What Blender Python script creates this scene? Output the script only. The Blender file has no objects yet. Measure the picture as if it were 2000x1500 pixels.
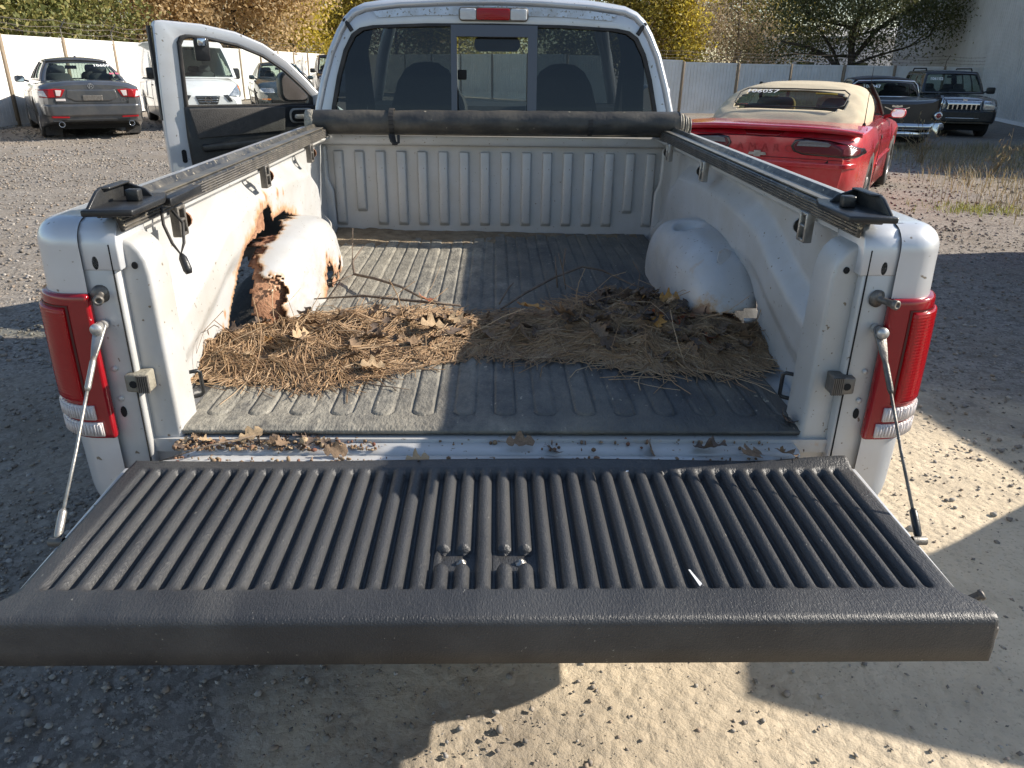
import bpy, bmesh, math, random
import numpy as np
from mathutils import Vector, Matrix, Quaternion, noise as mnoise
from mathutils.bvhtree import BVHTree

scene = bpy.context.scene
C = scene.collection
rnd = random.Random(7)
nrs = np.random.RandomState(11)
PI = math.pi

# ------------------------------------------------------------------ camera
PITCH, YAW, ROLL = math.radians(22.70), math.radians(1.46), math.radians(.76)
FW = Vector((math.sin(YAW)*math.cos(PITCH), math.cos(YAW)*math.cos(PITCH), -math.sin(PITCH)))
RT0 = Vector((math.cos(YAW), -math.sin(YAW), 0)); UP0 = RT0.cross(FW)
RT = RT0*math.cos(ROLL) + UP0*math.sin(ROLL); UP = UP0*math.cos(ROLL) - RT0*math.sin(ROLL)
camd = bpy.data.cameras.new('camera'); cam = bpy.data.objects.new('camera', camd); C.objects.link(cam)
cam.matrix_world = Matrix(((RT.x, UP.x, -FW.x, 0.0), (RT.y, UP.y, -FW.y, -1.428), (RT.z, UP.z, -FW.z, 1.396), (0, 0, 0, 1)))
camd.sensor_width = 36; camd.lens = 36*1482/2000; camd.clip_start = .05; camd.clip_end = 2000
scene.camera = cam

# ------------------------------------------------------------------ sky, sun, exposure
SUN = Vector((.84, .15, .475)).normalized()
world = bpy.data.worlds.new('World'); scene.world = world; world.use_nodes = True
wn = world.node_tree.nodes; wl = world.node_tree.links
sky = wn.new('ShaderNodeTexSky'); sky.sky_type = 'NISHITA'; sky.sun_disc = False
sky.sun_elevation = math.asin(SUN.z); sky.sun_rotation = math.atan2(SUN.x, SUN.y)
sky.air_density = 1.0; sky.dust_density = .5; sky.ozone_density = 1.0
wn['Background'].inputs['Strength'].default_value = .10
wl.new(sky.outputs[0], wn['Background'].inputs['Color'])
sund = bpy.data.lights.new('sun', 'SUN'); sund.energy = 4.9; sund.angle = math.radians(.5); sund.color = (1, .92, .80)
sun = bpy.data.objects.new('sun', sund); C.objects.link(sun)
sun.rotation_euler = SUN.to_track_quat('Z', 'Y').to_euler(); sun.location = (30, 5, 18)
scene.view_settings.view_transform = 'Standard'; scene.view_settings.look = 'None'
scene.view_settings.gamma = 1; scene.view_settings.use_curve_mapping = False
scene.view_settings.exposure = .80
scene.render.engine = 'CYCLES'
try:
    scene.cycles.max_bounces = 6; scene.cycles.diffuse_bounces = 4; scene.cycles.glossy_bounces = 2; scene.cycles.transmission_bounces = 4; scene.cycles.transparent_max_bounces = 12; scene.cycles.use_adaptive_sampling = True; scene.cycles.adaptive_threshold = .02
    scene.cycles.caustics_reflective = False; scene.cycles.caustics_refractive = False
except Exception: pass

# ------------------------------------------------------------------ helpers
def ss(a, b, t):
    t = np.clip((np.asarray(t, float)-a)/(b-a), 0, 1); return t*t*(3-2*t)
def gz(x, y):
    x = np.asarray(x, float); y = np.asarray(y, float)
    return -.30*ss(8, 22, y)*ss(1, 9, x) + .07*np.exp(-((x-.3)**2+(y-.2)**2)/4.5)
TA = math.radians(.55)
MT = Matrix.Rotation(TA, 4, 'X')                     # truck stands nose-up by half a degree

def mk(name, v, f, m, parent=None, smooth=False, mods=None):
    me = bpy.data.meshes.new(name)
    me.from_pydata([tuple(map(float, p)) for p in v], [], [tuple(map(int, q)) for q in f])
    if smooth: me.polygons.foreach_set('use_smooth', [True]*len(me.polygons))
    if m is not None:
        for mm in (m if isinstance(m, (list, tuple)) else [m]): me.materials.append(mm)
    me.update()
    o = bpy.data.objects.new(name, me); C.objects.link(o)
    if parent is not None: o.parent = parent
    return o
def tag(o, label, cat, group=None, kind=None):
    if label: o['label'] = label
    if cat: o['category'] = cat
    if group: o['group'] = group
    if kind: o['kind'] = kind
    return o
def empty(name, label, cat, M=None, group=None):
    o = bpy.data.objects.new(name, None); C.objects.link(o); o.empty_display_size = .2
    if M is not None: o.matrix_world = M
    return tag(o, label, cat, group)
def bevel(o, w=.004, seg=2, ang=35):
    b = o.modifiers.new('bevel', 'BEVEL'); b.width = w; b.segments = seg; b.limit_method = 'ANGLE'; b.angle_limit = math.radians(ang)
    o.data.polygons.foreach_set('use_smooth', [True]*len(o.data.polygons))
    return o
def solid(o, t, off=-1):
    s = o.modifiers.new('solid', 'SOLIDIFY'); s.thickness = t; s.offset = off; return o
def subsurf(o, n=1):
    s = o.modifiers.new('sub', 'SUBSURF'); s.levels = n; s.render_levels = n; return o
class MB:
    def __init__(s): s.v = []; s.f = []
    def add(s, v, f):
        n = len(s.v); s.v += [tuple(p) for p in v]; s.f += [tuple(i+n for i in q) for q in f]; return s
    def box(s, x0, x1, y0, y1, z0, z1):
        v = [(x, y, z) for z in (z0, z1) for y in (y0, y1) for x in (x0, x1)]
        return s.add(v, [(0, 2, 3, 1), (4, 5, 7, 6), (0, 1, 5, 4), (2, 6, 7, 3), (0, 4, 6, 2), (1, 3, 7, 5)])
    def tube(s, pts, r, n=8, caps=True):
        pts = [Vector(p) for p in pts]; rr = r if isinstance(r, (list, tuple)) else [r]*len(pts)
        v = []; f = []; up = None
        for i, p in enumerate(pts):
            t = (pts[min(i+1, len(pts)-1)]-pts[max(i-1, 0)]).normalized()
            if up is None: up = Vector((0, 0, 1)) if abs(t.z) < .9 else Vector((1, 0, 0))
            a = t.cross(up).normalized(); up = a.cross(t).normalized()
            for k in range(n):
                q = 2*PI*k/n; v.append(p+(a*math.cos(q)+up*math.sin(q))*rr[i])
        for i in range(len(pts)-1):
            for k in range(n): f.append((i*n+k, i*n+(k+1) % n, (i+1)*n+(k+1) % n, (i+1)*n+k))
        if caps: f.append(tuple(range(n-1, -1, -1))); f.append(tuple((len(pts)-1)*n+k for k in range(n)))
        return s.add(v, f)
    def prism(s, poly, d0, d1, ax='y'):
        """poly in the two other axes, extruded along ax"""
        n = len(poly); P = {'x': lambda a, b, d: (d, a, b), 'y': lambda a, b, d: (a, d, b), 'z': lambda a, b, d: (a, b, d)}[ax]
        v = [P(a, b, d0) for a, b in poly]+[P(a, b, d1) for a, b in poly]
        f = [tuple(range(n)), tuple(range(2*n-1, n-1, -1))]+[(i, i+n, (i+1) % n+n, (i+1) % n) for i in range(n)]
        return s.add(v, f)
    def lathe(s, prof, n=24, ax='x', c=(0, 0, 0)):
        """prof: (axial, radius)"""
        v = []; f = []
        for a, r in prof:
            for k in range(n):
                q = 2*PI*k/n; p = {'x': (a, r*math.cos(q), r*math.sin(q)), 'y': (r*math.cos(q), a, r*math.sin(q)), 'z': (r*math.cos(q), r*math.sin(q), a)}[ax]
                v.append((p[0]+c[0], p[1]+c[1], p[2]+c[2]))
        for i in range(len(prof)-1):
            for k in range(n): f.append((i*n+k, i*n+(k+1) % n, (i+1)*n+(k+1) % n, (i+1)*n+k))
        return s.add(v, f)
    def xf(s, M):
        s.v = [tuple(M @ Vector(p)) for p in s.v]; return s
    def build(s, name, m, parent=None, smooth=False): return mk(name, s.v, s.f, m, parent, smooth)
def gridmesh(P, keep=None):
    """P: array (n,m,3) -> verts, faces (optionally a mask on cells)"""
    n, m = P.shape[:2]; v = P.reshape(-1, 3); f = []
    for i in range(n-1):
        for j in range(m-1):
            if keep is None or keep[i, j]: f.append((i*m+j, i*m+j+1, (i+1)*m+j+1, (i+1)*m+j))
    return v, f
def fillpoly(loops, w=None):
    """planar 2-D loops (outer + holes) -> triangulated verts2d, faces"""
    bm = bmesh.new()
    for L in loops:
        vs = [bm.verts.new((a, b, 0)) for a, b in L]
        for i in range(len(vs)): bm.edges.new((vs[i], vs[(i+1) % len(vs)]))
    bmesh.ops.triangle_fill(bm, edges=bm.edges[:], use_beauty=True, use_dissolve=False, normal=(0, 0, 1))
    bm.verts.index_update()
    v = [(q.co.x, q.co.y) for q in bm.verts]; f = [tuple(q.index for q in t.verts) for t in bm.faces]; bm.free()
    return v, f
def rrect(x0, x1, z0, z1, r, n=4):
    p = []
    for cx, cz, a in ((x1-r, z1-r, 0), (x0+r, z1-r, 90), (x0+r, z0+r, 180), (x1-r, z0+r, 270)):
        for k in range(n+1):
            q = math.radians(a+90*k/n); p.append((cx+r*math.cos(q), cz+r*math.sin(q)))
    return p
def inpoly(x, y, P):
    c = np.zeros(np.shape(x), bool); n = len(P)
    for i in range(n):
        x1, y1 = P[i]; x2, y2 = P[(i+1) % n]
        with np.errstate(divide='ignore', invalid='ignore'):
            c ^= ((y1 > y) != (y2 > y)) & (x < (x2-x1)*(y-y1)/((y2-y1) if y2 != y1 else 1e-9)+x1)
    return c
def fb(x, y, z=0., o=4): return mnoise.fractal(Vector((x, y, z)), .6, 2.0, o)

# ------------------------------------------------------------------ materials
def pm(name, c1, c2=None, scale=8, rough=.5, metal=0., bump=0., bscale=60, coat=0., spec=.5, alpha=None,
       dirt=None, dscale=3., damt=.5, specks=None, r2=None, island=None, rust=False, sunlit_dust=None, trans=0., sub=None, stretch=None, ior=None, bdist=.01, speckthr=.62, sscale=90):
    m = bpy.data.materials.new(name); m.use_nodes = True; N = m.node_tree.nodes; L = m.node_tree.links
    b = N['Principled BSDF']; b.inputs['Roughness'].default_value = rough; b.inputs['Metallic'].default_value = metal
    b.inputs['Specular IOR Level'].default_value = spec; b.inputs['Coat Weight'].default_value = coat; b.inputs['Coat Roughness'].default_value = .06
    b.inputs['Transmission Weight'].default_value = trans
    if ior: b.inputs['IOR'].default_value = ior
    tc = N.new('ShaderNodeTexCoord'); vec = tc.outputs['Object']
    if stretch:
        mp = N.new('ShaderNodeMapping'); mp.inputs['Scale'].default_value = stretch; L.new(vec, mp.inputs[0]); vec = mp.outputs[0]
    def nz(sc, det=3, ro=.6):
        n = N.new('ShaderNodeTexNoise'); n.inputs['Scale'].default_value = sc; n.inputs['Detail'].default_value = det; n.inputs['Roughness'].default_value = ro
        L.new(vec, n.inputs['Vector']); return n.outputs['Fac']
    def ramp(fac, a, bb):
        r = N.new('ShaderNodeMapRange'); r.inputs['From Min'].default_value = a; r.inputs['From Max'].default_value = bb; L.new(fac, r.inputs['Value']); return r.outputs[0]
    def mix(fac, a, bb):
        x = N.new('ShaderNodeMix'); x.data_type = 'RGBA'
        if isinstance(fac, float): x.inputs['Factor'].default_value = fac
        else: L.new(fac, x.inputs['Factor'])
        for i, q in ((6, a), (7, bb)):
            if isinstance(q, tuple): x.inputs[i].default_value = (*q, 1)
            else: L.new(q, x.inputs[i])
        return x.outputs[2]
    col = c1
    if c2 is not None and not island: col = mix(ramp(nz(scale), .35, .65), c1, c2)
    if island:
        g = N.new('ShaderNodeNewGeometry'); cr = N.new('ShaderNodeValToRGB'); cr.color_ramp.interpolation = 'LINEAR'
        e = cr.color_ramp.elements; e[0].color = (*island[0], 1); e[1].color = (*island[-1], 1)
        for k in range(1, len(island)-1):
            q = e.new(k/(len(island)-1)); q.color = (*island[k], 1)
        L.new(g.outputs['Random Per Island'], cr.inputs[0]); col = cr.outputs[0]
    if dirt is not None:
        mm = N.new('ShaderNodeMath'); mm.operation = 'MULTIPLY'; mm.inputs[1].default_value = damt
        L.new(ramp(nz(dscale, 5, .65), .42, .7), mm.inputs[0]); col = mix(mm.outputs[0], col, dirt)
    if specks is not None:
        col = mix(ramp(nz(sscale, 2, .5), speckthr, speckthr+.05), col, specks)
    if sunlit_dust:
        da = N.new('ShaderNodeAttribute'); da.attribute_name = 'dust'; dm = N.new('ShaderNodeMath'); dm.operation = 'MULTIPLY'; L.new(da.outputs['Fac'], dm.inputs[0]); L.new(ramp(nz(30, 5, .75), .30, .68), dm.inputs[1]); col = mix(dm.outputs[0], col, sunlit_dust)  # dust tint that also carries painted sun brightness on the mat
    if rust:
        at = N.new('ShaderNodeAttribute'); at.attribute_name = 'rust'
        ad = N.new('ShaderNodeMath'); ad.operation = 'ADD'; L.new(at.outputs['Fac'], ad.inputs[0])
        sb = N.new('ShaderNodeMath'); sb.operation = 'MULTIPLY_ADD'; sb.inputs[1].default_value = .9; sb.inputs[2].default_value = -.45
        L.new(nz(35, 6, .7), sb.inputs[0]); L.new(sb.outputs[0], ad.inputs[1])
        stain = ramp(ad.outputs[0], .36, .70); core = ramp(ad.outputs[0], .58, .70)
        rc = mix(ramp(nz(55, 5), .35, .65), (.31, .155, .085), (.43, .25, .155))
        col = mix(stain, col, (.48, .27, .09)); col = mix(core, col, rc)
        inv = N.new('ShaderNodeMath'); inv.operation = 'MULTIPLY_ADD'; inv.inputs[1].default_value = .45; inv.inputs[2].default_value = rough; L.new(core, inv.inputs[0]); L.new(inv.outputs[0], b.inputs['Roughness'])
        iv = N.new('ShaderNodeMath'); iv.operation = 'MULTIPLY_ADD'; iv.inputs[1].default_value = -metal; iv.inputs[2].default_value = metal; L.new(stain, iv.inputs[0]); L.new(iv.outputs[0], b.inputs['Metallic'])
    if isinstance(col, tuple): b.inputs['Base Color'].default_value = (*col, 1)
    else: L.new(col, b.inputs['Base Color'])
    if r2 is not None:
        mr = N.new('ShaderNodeMapRange'); mr.inputs['From Min'].default_value = .3; mr.inputs['From Max'].default_value = .7
        mr.inputs['To Min'].default_value = rough; mr.inputs['To Max'].default_value = r2; L.new(nz(scale*1.7), mr.inputs[0]); L.new(mr.outputs[0], b.inputs['Roughness'])
    if bump:
        bp = N.new('ShaderNodeBump'); bp.inputs['Strength'].default_value = bump; bp.inputs['Distance'].default_value = bdist
        L.new(nz(bscale, 3, .6), bp.inputs['Height']); L.new(bp.outputs[0], b.inputs['Normal'])
    if sub: b.inputs['Subsurface Weight'].default_value = sub
    return m
def glassmat(name, tint=(.5, .55, .53), rough=.02, refl=1.45, dust=.0):
    m = bpy.data.materials.new(name); m.use_nodes = True; N = m.node_tree.nodes; L = m.node_tree.links; N.remove(N['Principled BSDF'])
    tr = N.new('ShaderNodeBsdfTransparent'); tr.inputs[0].default_value = (*tint, 1)
    gl = N.new('ShaderNodeBsdfGlossy'); gl.inputs['Roughness'].default_value = rough
    lw = N.new('ShaderNodeLayerWeight'); lw.inputs['Blend'].default_value = .5; pw = N.new('ShaderNodeMath'); pw.operation = 'POWER'; pw.inputs[1].default_value = 4.5; L.new(lw.outputs['Facing'], pw.inputs[0])
    fr = N.new('ShaderNodeMath'); fr.operation = 'MULTIPLY_ADD'; fr.inputs[1].default_value = .85*min(1, (refl-1)/.45); fr.inputs[2].default_value = ((refl-1)/(refl+1))**2*1.6; L.new(pw.outputs[0], fr.inputs[0])
    mx = N.new('ShaderNodeMixShader'); L.new(fr.outputs[0], mx.inputs[0]); L.new(tr.outputs[0], mx.inputs[1]); L.new(gl.outputs[0], mx.inputs[2])
    out = mx.outputs[0]
    if dust:
        df = N.new('ShaderNodeBsdfDiffuse'); df.inputs[0].default_value = (.30, .28, .24, 1)
        tc = N.new('ShaderNodeTexCoord'); n = N.new('ShaderNodeTexNoise'); n.inputs['Scale'].default_value = 5; n.inputs['Detail'].default_value = 8; L.new(tc.outputs['Object'], n.inputs['Vector'])
        mr = N.new('ShaderNodeMapRange'); mr.inputs['From Min'].default_value = .3; mr.inputs['From Max'].default_value = .8; mr.inputs['To Max'].default_value = dust*2; L.new(n.outputs['Fac'], mr.inputs[0])
        m2 = N.new('ShaderNodeMixShader'); L.new(mr.outputs[0], m2.inputs[0]); L.new(out, m2.inputs[1]); L.new(df.outputs[0], m2.inputs[2]); out = m2.outputs[0]
    L.new(out, N['Material Output'].inputs['Surface']); return m
def leafmat(name, cols, rough=.6, transl=.35):
    m = bpy.data.materials.new(name); m.use_nodes = True; N = m.node_tree.nodes; L = m.node_tree.links; b = N['Principled BSDF']
    g = N.new('ShaderNodeNewGeometry'); cr = N.new('ShaderNodeValToRGB'); e = cr.color_ramp.elements
    e[0].color = (*cols[0], 1); e[1].color = (*cols[-1], 1)
    for k in range(1, len(cols)-1): q = e.new(k/(len(cols)-1)); q.color = (*cols[k], 1)
    L.new(g.outputs['Random Per Island'], cr.inputs[0]); L.new(cr.outputs[0], b.inputs['Base Color']); b.inputs['Roughness'].default_value = rough
    t = N.new('ShaderNodeBsdfTranslucent'); L.new(cr.outputs[0], t.inputs[0])
    mx = N.new('ShaderNodeMixShader'); mx.inputs[0].default_value = transl; L.new(b.outputs[0], mx.inputs[1]); L.new(t.outputs[0], mx.inputs[2]); L.new(mx.outputs[0], N['Material Output'].inputs['Surface'])
    return m
def lensmat(name, col, ribs, transl=.35, stretch=(1, 1, 1), axis='X', bump=.5):
    m = bpy.data.materials.new(name); m.use_nodes = True; N = m.node_tree.nodes; L = m.node_tree.links; b = N['Principled BSDF']
    b.inputs['Base Color'].default_value = (*col, 1); b.inputs['Roughness'].default_value = .12; b.inputs['Coat Weight'].default_value = .6; b.inputs['Coat Roughness'].default_value = .05
    t = N.new('ShaderNodeBsdfTranslucent'); t.inputs[0].default_value = (*[min(1, q*1.5) for q in col], 1)
    mx = N.new('ShaderNodeMixShader'); mx.inputs[0].default_value = transl; L.new(b.outputs[0], mx.inputs[1]); L.new(t.outputs[0], mx.inputs[2]); L.new(mx.outputs[0], N['Material Output'].inputs['Surface'])
    tc = N.new('ShaderNodeTexCoord'); hs = None
    for ax, sc in ribs:
        w = N.new('ShaderNodeTexWave'); w.bands_direction = ax; w.inputs['Scale'].default_value = sc; L.new(tc.outputs['Object'], w.inputs['Vector'])
        if hs is None: hs = w.outputs['Fac']
        else:
            a = N.new('ShaderNodeMath'); a.operation = 'ADD'; L.new(hs, a.inputs[0]); L.new(w.outputs['Fac'], a.inputs[1]); hs = a.outputs[0]
    if hs is not None:
        bp = N.new('ShaderNodeBump'); bp.inputs['Strength'].default_value = bump; bp.inputs['Distance'].default_value = .004; L.new(hs, bp.inputs['Height']); L.new(bp.outputs[0], b.inputs['Normal'])
    return m

M = {}
M['bed'] = pm('dusty_silver_paint', (.525, .53, .535), (.485, .485, .475), 6, .38, .12, .06, 220, dirt=(.40, .36, .29), dscale=4, damt=.4, specks=(.20, .16, .115), sscale=85, speckthr=.69, rust=True)
M['silver'] = pm('silver_car_paint', (.62, .635, .66), (.58, .59, .61), 3, .36, .32, coat=.45, dirt=(.48, .46, .42), dscale=6, damt=.25, specks=(.22, .19, .15), sscale=55, speckthr=.70)
M['jamb'] = pm('jamb_paint', (.54, .545, .55), (.50, .498, .49), 9, .38, .15, .04, 150, dirt=(.45, .41, .34), dscale=7, damt=.35, specks=(.2, .16, .12), sscale=70, speckthr=.70)
M['roofdirt'] = pm('silver_roof_paint', (.60, .62, .65), None, 3, .34, .5, coat=.5, dirt=(.33, .29, .23), dscale=9, damt=.75, specks=(.27, .24, .19), sscale=95, speckthr=.585)
M['rust'] = pm('flaking_rust', (.24, .11, .058), (.38, .21, .125), 28, .95, 0, .9, 90, bdist=.006)
M['liner'] = pm('black_textured_plastic', (.021, .022, .025), (.037, .038, .041), 5, .43, 0, .65, 360, spec=.6, dirt=(.13, .125, .115), dscale=7, damt=.30, specks=(.26, .25, .22), sscale=170, speckthr=.735, bdist=.003, stretch=(1, .35, 1))
M['plastic'] = pm('black_plastic', (.014, .015, .017), None, 5, .36, 0, .1, 200, dirt=(.16, .15, .13), dscale=14, damt=.16)
M['rubber'] = pm('rubber', (.018, .018, .019), None, 5, .7, 0, .2, 90, dirt=(.12, .10, .08), dscale=9, damt=.35)
M['mat'] = pm('dusty_rubber_mat', (.045, .047, .05), (.085, .084, .08), 16, .55, 0, .5, 120, dirt=(.26, .225, .165), dscale=3.2, damt=.5, specks=(.40, .35, .27), sscale=70, speckthr=.70, stretch=(1, .5, 1), sunlit_dust=(.38, .35, .285))
M['black'] = pm('dark_void', (.012, .012, .012), None, 5, .9)
M['cabint'] = pm('dark_cabin_trim', (.018, .019, .021), None, 5, .75)
M['seat'] = pm('grey_seat_cloth', (.045, .048, .055), (.06, .062, .07), 60, .95, 0, .2, 300)
M['vinyl'] = pm('black_vinyl', (.030, .030, .031), (.048, .046, .042), 7, .5, 0, .25, 60, dirt=(.19, .165, .125), dscale=6, damt=.4, specks=(.3, .27, .21), sscale=40, speckthr=.71)
M['fray'] = pm('worn_canvas_edge', (.42, .38, .30), (.22, .20, .17), 40, .95, 0, .8, 80)
M['alu'] = pm('black_aluminium', (.032, .034, .037), (.05, .05, .05), 10, .34, .35, dirt=(.34, .30, .23), dscale=18, damt=.55, specks=(.45, .38, .27), sscale=90, speckthr=.64)
M['alutop'] = pm('dusty_aluminium_tray', (.12, .12, .118), (.20, .185, .155), 14, .42, .45, dirt=(.42, .36, .26), dscale=9, damt=.45)
M['steel'] = pm('zinc_steel', (.42, .41, .39), (.30, .28, .25), 20, .4, .7, .15, 120)
M['dsteel'] = pm('dull_steel', (.20, .185, .165), (.11, .10, .09), 25, .5, .5, .2, 120)
M['chrome'] = pm('chrome', (.62, .63, .65), None, 5, .12, 1.0)
M['white'] = pm('white_car_paint', (.74, .75, .76), None, 4, .3, 0, coat=.6, dirt=(.45, .42, .36), dscale=4, damt=.25)
M['tyre'] = pm('tyre_rubber', (.022, .022, .022), (.04, .038, .035), 15, .8, 0, .3, 80)
M['rim'] = pm('alloy_rim', (.33, .33, .34), (.2, .19, .18), 20, .35, .7)
M['redlens'] = lensmat('red_lens', (.50, .012, .018), [('Z', 48)], .42, bump=.16)
M['redgloss'] = lensmat('red_housing', (.33, .008, .014), [], .15)
M['clearlens'] = lensmat('clear_lens', (.78, .72, .70), [('X', 34)], .25, bump=.4)
M['frosted'] = lensmat('clear_lamp', (.66, .68, .70), [('X', 9), ('Z', 7)], .2)
M['amber'] = lensmat('amber_lens', (.75, .22, .03), [], .25)
M['headlamp'] = pm('headlamp_reflector', (.62, .65, .68), (.30, .32, .34), 14, .15, .6, coat=1)
M['tint'] = glassmat('tinted_glass', (.105, .125, .13), dust=.008)
M['tint2'] = glassmat('clear_auto_glass', (.74, .80, .77), dust=.05)
M['doorglass'] = glassmat('door_glass', (.93, .96, .94), dust=.02)
M['carglass'] = glassmat('car_glass', (.62, .70, .66), dust=.015, refl=1.28)
M['cargdark'] = glassmat('dark_car_glass', (.30, .32, .24), dust=.004, refl=1.16)
M['mirror'] = pm('mirror_glass', (.75, .76, .78), None, 5, .04, 1.0)
M['chalk'] = pm('white_paint_marker', (.8, .8, .8), None, 5, .9)
M['pinkchalk'] = pm('pink_paint_marker', (.75, .16, .25), None, 5, .9)
# ------------------------------------------------------------------ ground
def ground_mat():
    m = bpy.data.materials.new('gravel_and_sand'); m.use_nodes = True; N = m.node_tree.nodes; L = m.node_tree.links; b = N['Principled BSDF']
    tc = N.new('ShaderNodeTexCoord'); P = tc.outputs['Object']
    def nz(sc, det=4, ro=.65):
        n = N.new('ShaderNodeTexNoise'); n.inputs['Scale'].default_value = sc; n.inputs['Detail'].default_value = min(det, 4); n.inputs['Roughness'].default_value = ro; L.new(P, n.inputs['Vector']); return n.outputs['Fac']
    def mr(f, a, c, t0=0., t1=1.):
        r = N.new('ShaderNodeMapRange'); r.inputs['From Min'].default_value = a; r.inputs['From Max'].default_value = c; r.inputs['To Min'].default_value = t0; r.inputs['To Max'].default_value = t1; L.new(f, r.inputs[0]); return r.outputs[0]
    def mix(fac, a, c, bl='MIX'):
        x = N.new('ShaderNodeMix'); x.data_type = 'RGBA'; x.blend_type = bl
        if isinstance(fac, float): x.inputs[0].default_value = fac
        else: L.new(fac, x.inputs[0])
        for i, q in ((6, a), (7, c)):
            if isinstance(q, tuple): x.inputs[i].default_value = (*q, 1)
            else: L.new(q, x.inputs[i])
        return x.outputs[2]
    def ma(op, a, c):
        x = N.new('ShaderNodeMath'); x.operation = op
        for i, q in enumerate((a, c)):
            if isinstance(q, (int, float)): x.inputs[i].default_value = q
            else: L.new(q, x.inputs[i])
        return x.outputs[0]
    vo = N.new('ShaderNodeTexVoronoi'); vo.inputs['Scale'].default_value = 30; L.new(P, vo.inputs['Vector'])
    v2 = N.new('ShaderNodeTexVoronoi'); v2.inputs['Scale'].default_value = 95; L.new(P, v2.inputs['Vector'])
    sp = N.new('ShaderNodeSeparateColor'); L.new(vo.outputs['Color'], sp.inputs[0])
    sp2 = N.new('ShaderNodeSeparateColor'); L.new(v2.outputs['Color'], sp2.inputs[0])
    grav = mix(sp.outputs[0], (.145, .128, .112), (.29, .26, .228)); grav = mix(mr(sp2.outputs[1], .5, 1), grav, (.37, .335, .295)); grav = mix(mr(nz(4.5), .55, .75), grav, (.13, .112, .094))
    grav = mix(mr(nz(1.3), .35, .7), grav, mix(.5, grav, (.20, .165, .125)))
    sand = mix(mr(nz(9), .3, .7), (.55, .455, .325), (.65, .545, .40)); sand = mix(mr(nz(90, 3), .56, .70), sand, (.38, .31, .225)); sand = mix(mr(nz(3.0), .45, .75), sand, (.46, .385, .285)); sand = mix(mr(sp2.outputs[0], .90, 1.0, 0., .4), sand, (.36, .31, .24))
    # sandy, compacted patch behind the truck and in the wheel lane
    xy = N.new('ShaderNodeSeparateXYZ'); L.new(P, xy.inputs[0])
    dx = ma('DIVIDE', ma('SUBTRACT', xy.outputs[0], 1.2), 1.8); dy = ma('DIVIDE', ma('SUBTRACT', xy.outputs[1], .2), 2.0)
    d = ma('SQRT', ma('ADD', ma('MULTIPLY', dx, dx), ma('MULTIPLY', dy, dy)), 0)
    d = ma('ADD', d, ma('MULTIPLY', ma('SUBTRACT', nz(1.6, 8), .5), 1.3))
    f = mr(d, 1.02, .62); base = mix(f, grav, sand)
    dx2 = mr(nz(.5, 5), .48, .62); base = mix(ma('MULTIPLY', dx2, .35), base, (.33, .27, .20))
    L.new(base, b.inputs['Base Color']); b.inputs['Roughness'].default_value = .95; b.inputs['Specular IOR Level'].default_value = .2
    h = ma('ADD', ma('MULTIPLY', mr(vo.outputs['Distance'], .0, .7, 1., 0.), .6), ma('MULTIPLY', nz(120, 4), .5)); h = ma('ADD', h, ma('MULTIPLY', nz(26, 5), .45))
    bp = N.new('ShaderNodeBump'); bp.inputs['Strength'].default_value = .6; bp.inputs['Distance'].default_value = .011; L.new(h, bp.inputs['Height']); L.new(bp.outputs[0], b.inputs['Normal'])
    return m
def spaced(a, fine, n1, n2):
    s = np.linspace(-fine, fine, n1); o = fine*(a/fine)**np.linspace(0, 1, n2)[1:]
    return np.concatenate([-o[::-1], s, o])
gx = spaced(600, 14, 150, 26); gy = spaced(600, 14, 150, 26)+6
GX, GY = np.meshgrid(gx, gy)
GZ = gz(GX, GY)
nzv = np.array([fb(a*.9, b*.9, 3)*.012+fb(a*3, b*3, 1)*.006 if abs(a) < 14 and -6 < b < 20 else 0 for a, b in zip(GX.ravel(), GY.ravel())]).reshape(GX.shape)
GZ = GZ+nzv-.004
v, f = gridmesh(np.dstack([GX, GY, GZ]))
ground = mk('ground', v, f, ground_mat(), smooth=True); ground['kind'] = 'structure'

# gravel stones: loose, uncountable
def ico():
    t = (1+5**.5)/2
    v = np.array([(-1, t, 0), (1, t, 0), (-1, -t, 0), (1, -t, 0), (0, -1, t), (0, 1, t), (0, -1, -t), (0, 1, -t), (t, 0, -1), (t, 0, 1), (-t, 0, -1), (-t, 0, 1)], float)
    v /= np.linalg.norm(v[0])
    f = np.array([(0, 11, 5), (0, 5, 1), (0, 1, 7), (0, 7, 10), (0, 10, 11), (1, 5, 9), (5, 11, 4), (11, 10, 2), (10, 7, 6), (7, 1, 8), (3, 9, 4), (3, 4, 2), (3, 2, 6), (3, 6, 8), (3, 8, 9), (4, 9, 5), (2, 4, 11), (6, 2, 10), (8, 6, 7), (9, 8, 1)])
    return v, f
def rawmesh(name, V, F, m, smooth=False):
    """numpy fast path, F (n,k)"""
    me = bpy.data.meshes.new(name); n, k = F.shape
    me.vertices.add(len(V)); me.vertices.foreach_set('co', np.asarray(V, np.float32).ravel())
    me.loops.add(n*k); me.loops.foreach_set('vertex_index', F.astype(np.int32).ravel())
    me.polygons.add(n); me.polygons.foreach_set('loop_start', np.arange(0, n*k, k, dtype=np.int32)); me.polygons.foreach_set('loop_total', np.full(n, k, np.int32))
    if smooth: me.polygons.foreach_set('use_smooth', np.ones(n, bool))
    me.materials.append(m); me.update(calc_edges=True); me.validate()
    o = bpy.data.objects.new(name, me); C.objects.link(o); return o
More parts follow.
